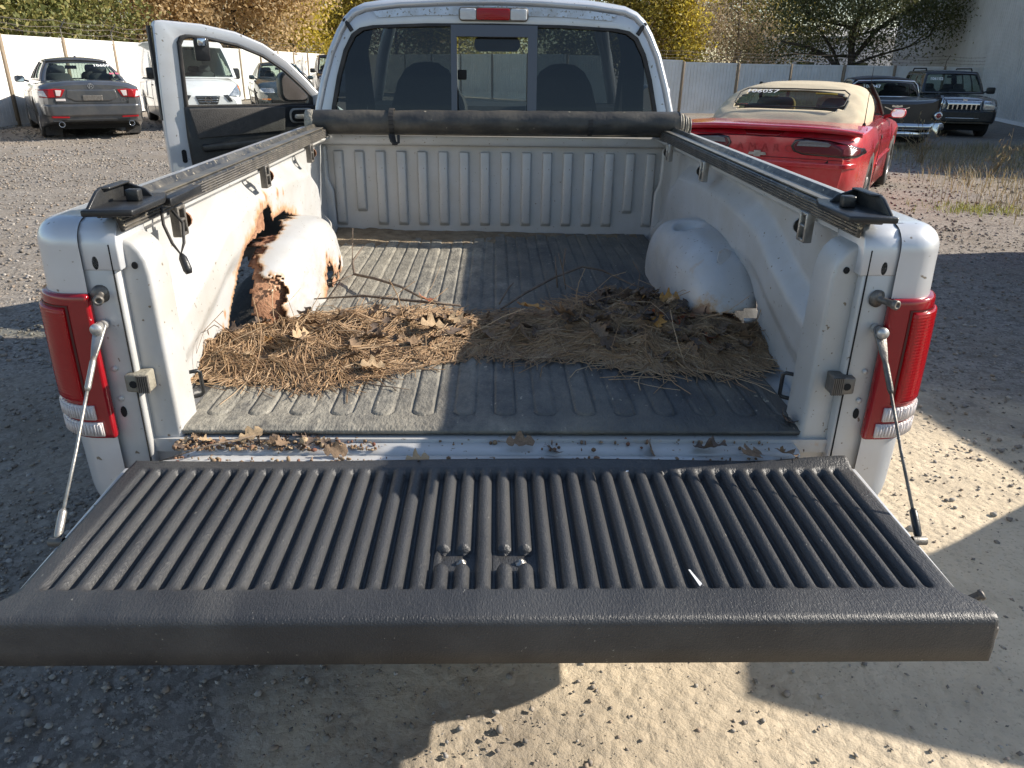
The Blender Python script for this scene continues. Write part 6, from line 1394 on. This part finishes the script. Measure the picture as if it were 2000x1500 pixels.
put_leaf(-.51, .018, .674, .052, 'leaftan', (.5, -.2, .5), 'tan leaf perched on the mat rear edge, left of the sill')
put_leaf(-.44, -.005, .667, .042, 'leafbrown', (.4, .2, 1.2), 'brown leaf tucked on the sill below the tan leaf')
put_leaf(-.325, -.03, .664, .05, 'leafbrown', (.9, .2, .3), 'small upright leaf on the sunlit sill')
put_leaf(.055, -.005, .670, .062, 'leafbrown', (.3, .1, .15), 'large brown leaf lying across the middle of the sill')
put_leaf(.125, -.015, .662, .05, 'leafdark', (.5, .3, 1.7), 'small dark leaf just right of the large sill leaf')
put_leaf(.325, -.02, .664, .055, 'leafbrown', (1.2, .2, 1.4), 'small leaf standing on the shaded sill')
put_leaf(.45, -.025, .668, .075, 'leafdark', (.2, .15, 2.8), 'dark lobed leaf on the right of the sill')
put_leaf(.53, -.05, .668, .06, 'leafbrown', (.2, .2, .6), 'brown leaf over the tailgate lip at right')
put_leaf(.60, -.05, .668, .055, 'leafbrown', (.3, .1, 2.0), 'ragged leaf nearest the right column on the tailgate lip')
put_leaf(.635, .06, .692, .06, 'leafdark', (.5, .3, 1.1), 'dark leaf wedged in the right rear corner of the mat')
put_leaf(-.155, -.06, .660, .05, 'leaftan', (.1, .1, .3), 'small tan leaf on the tailgate lip left of centre')
for i in range(26): put_leaf(rl.uniform(-.65, -.34), rl.uniform(-.025, .032), .663+rl.uniform(0, .008), rl.uniform(.014, .032), rl.choice(['leafbrown', 'leafdark', 'leaftan']), None, 'small shrivelled leaf scrap packed along the left of the sill', 'leaf scraps on the sill')

# ------------------------------------------------------------------ twigs
M['twig'] = pm('grey_twig', (.20, .155, .115), (.12, .09, .07), 30, .9, 0, .5, 90)
def twig(name, label, pts, r, side=()):
    b = MB().tube(pts, r, 6)
    for s in side: b.tube(s, [.0022, .0015][:len(s)] if len(s) == 2 else .0017, 5)
    o = b.build(name, M['twig'], None, True); o.matrix_world = MT; return tag(o, label, 'twig')
twig('twig', 'forked grey twig on the sunlit mat behind the left wheelhouse', [(-.47, 1.28, .785), (-.50, 1.22, .745), (-.485, 1.16, .715), (-.40, 1.06, .728), (-.30, .94, .735), (-.23, .86, .725), (-.16, .78, .73)], [.0025, .004, .005, .005, .0045, .004, .003], [[(-.485, 1.16, .715), (-.55, 1.10, .70)], [(-.50, 1.22, .745), (-.505, 1.27, .80)], [(-.505, 1.27, .80), (-.502, 1.28, .85)]])
twig('twig', 'curved dark twig arching over the shaded mat', [(.02, .82, .70), (.10, .93, .72), (.20, 1.03, .745), (.30, 1.12, .758), (.37, 1.12, .745), (.45, 1.03, .725), (.50, .97, .72)], [.003, .004, .004, .004, .0035, .003, .002])
twig('twig', 'thin upright twig pair standing in the shaded heap', [(.225, .90, .74), (.215, .92, .80), (.222, .93, .865)], [.0016, .0022, .0035], [[(.20, .92, .74), (.19, .93, .84)], [(.215, .92, .80), (.20, .93, .85)]])
twig('twig', 'short pale twig stub beside the shadow line', [(.015, .84, .71), (.045, .90, .745), (.06, .92, .755)], [.003, .003, .002])
twig('twig', 'long grey stick lying along the far sunlit edge of the heap', [(-.56, .83, .725), (-.40, .82, .74), (-.22, .77, .738), (-.10, .74, .735)], [.002, .004, .0045, .003])
twig('twig', 'crooked twig across the near left edge of the heap', [(-.33, .27, .694), (-.28, .245, .692), (-.24, .235, .692), (-.20, .225, .690)], [.0018, .0018, .0014, .001], [[(-.24, .235, .692), (-.23, .22, .690)]])
twig('pine_needle_pair', 'pair of bright pine needles crossing the left sill', [(-.66, -.085, .670), (-.58, -.03, .676), (-.50, .015, .675)], [.0014, .0018, .0018])
ac = MB().lathe([(-.009, 0), (-.008, .006), (0, .009), (.006, .007), (.009, 0)], 12, 'x').build('acorn', M['leaftan'], None, True); ac.matrix_world = MT @ Matrix.Translation((-.395, -.002, .672)); tag(ac, 'small round acorn on the left of the sill', 'acorn')

# ------------------------------------------------------------------ unseen peaked tarp, added outside the frame at right to cast a shadow
tp_ = np.array([[(3.05+.9*u+.05*fb(u*3, w*3, 1), .52+1.9*(w-.5)+.05*fb(u*3, w*3, 5), max(0, 1.52-1.55*abs(w-.42)**1.05*1.6-.25*abs(u-.3)**2+.04*fb(u*5, w*5, 9))) for w in np.linspace(-.25, 1.2, 30)] for u in np.linspace(0, 1.6, 24)])
v, f = gridmesh(tp_); o = mk('shadow_caster_tarp', v, f, pm('shadow_caster_grey', (.16, .165, .17), None, 5, .6), None, True); solid(o, .01); tag(o, 'unseen peaked grey tarp shape added outside the right edge to cast shadow', 'tarp')
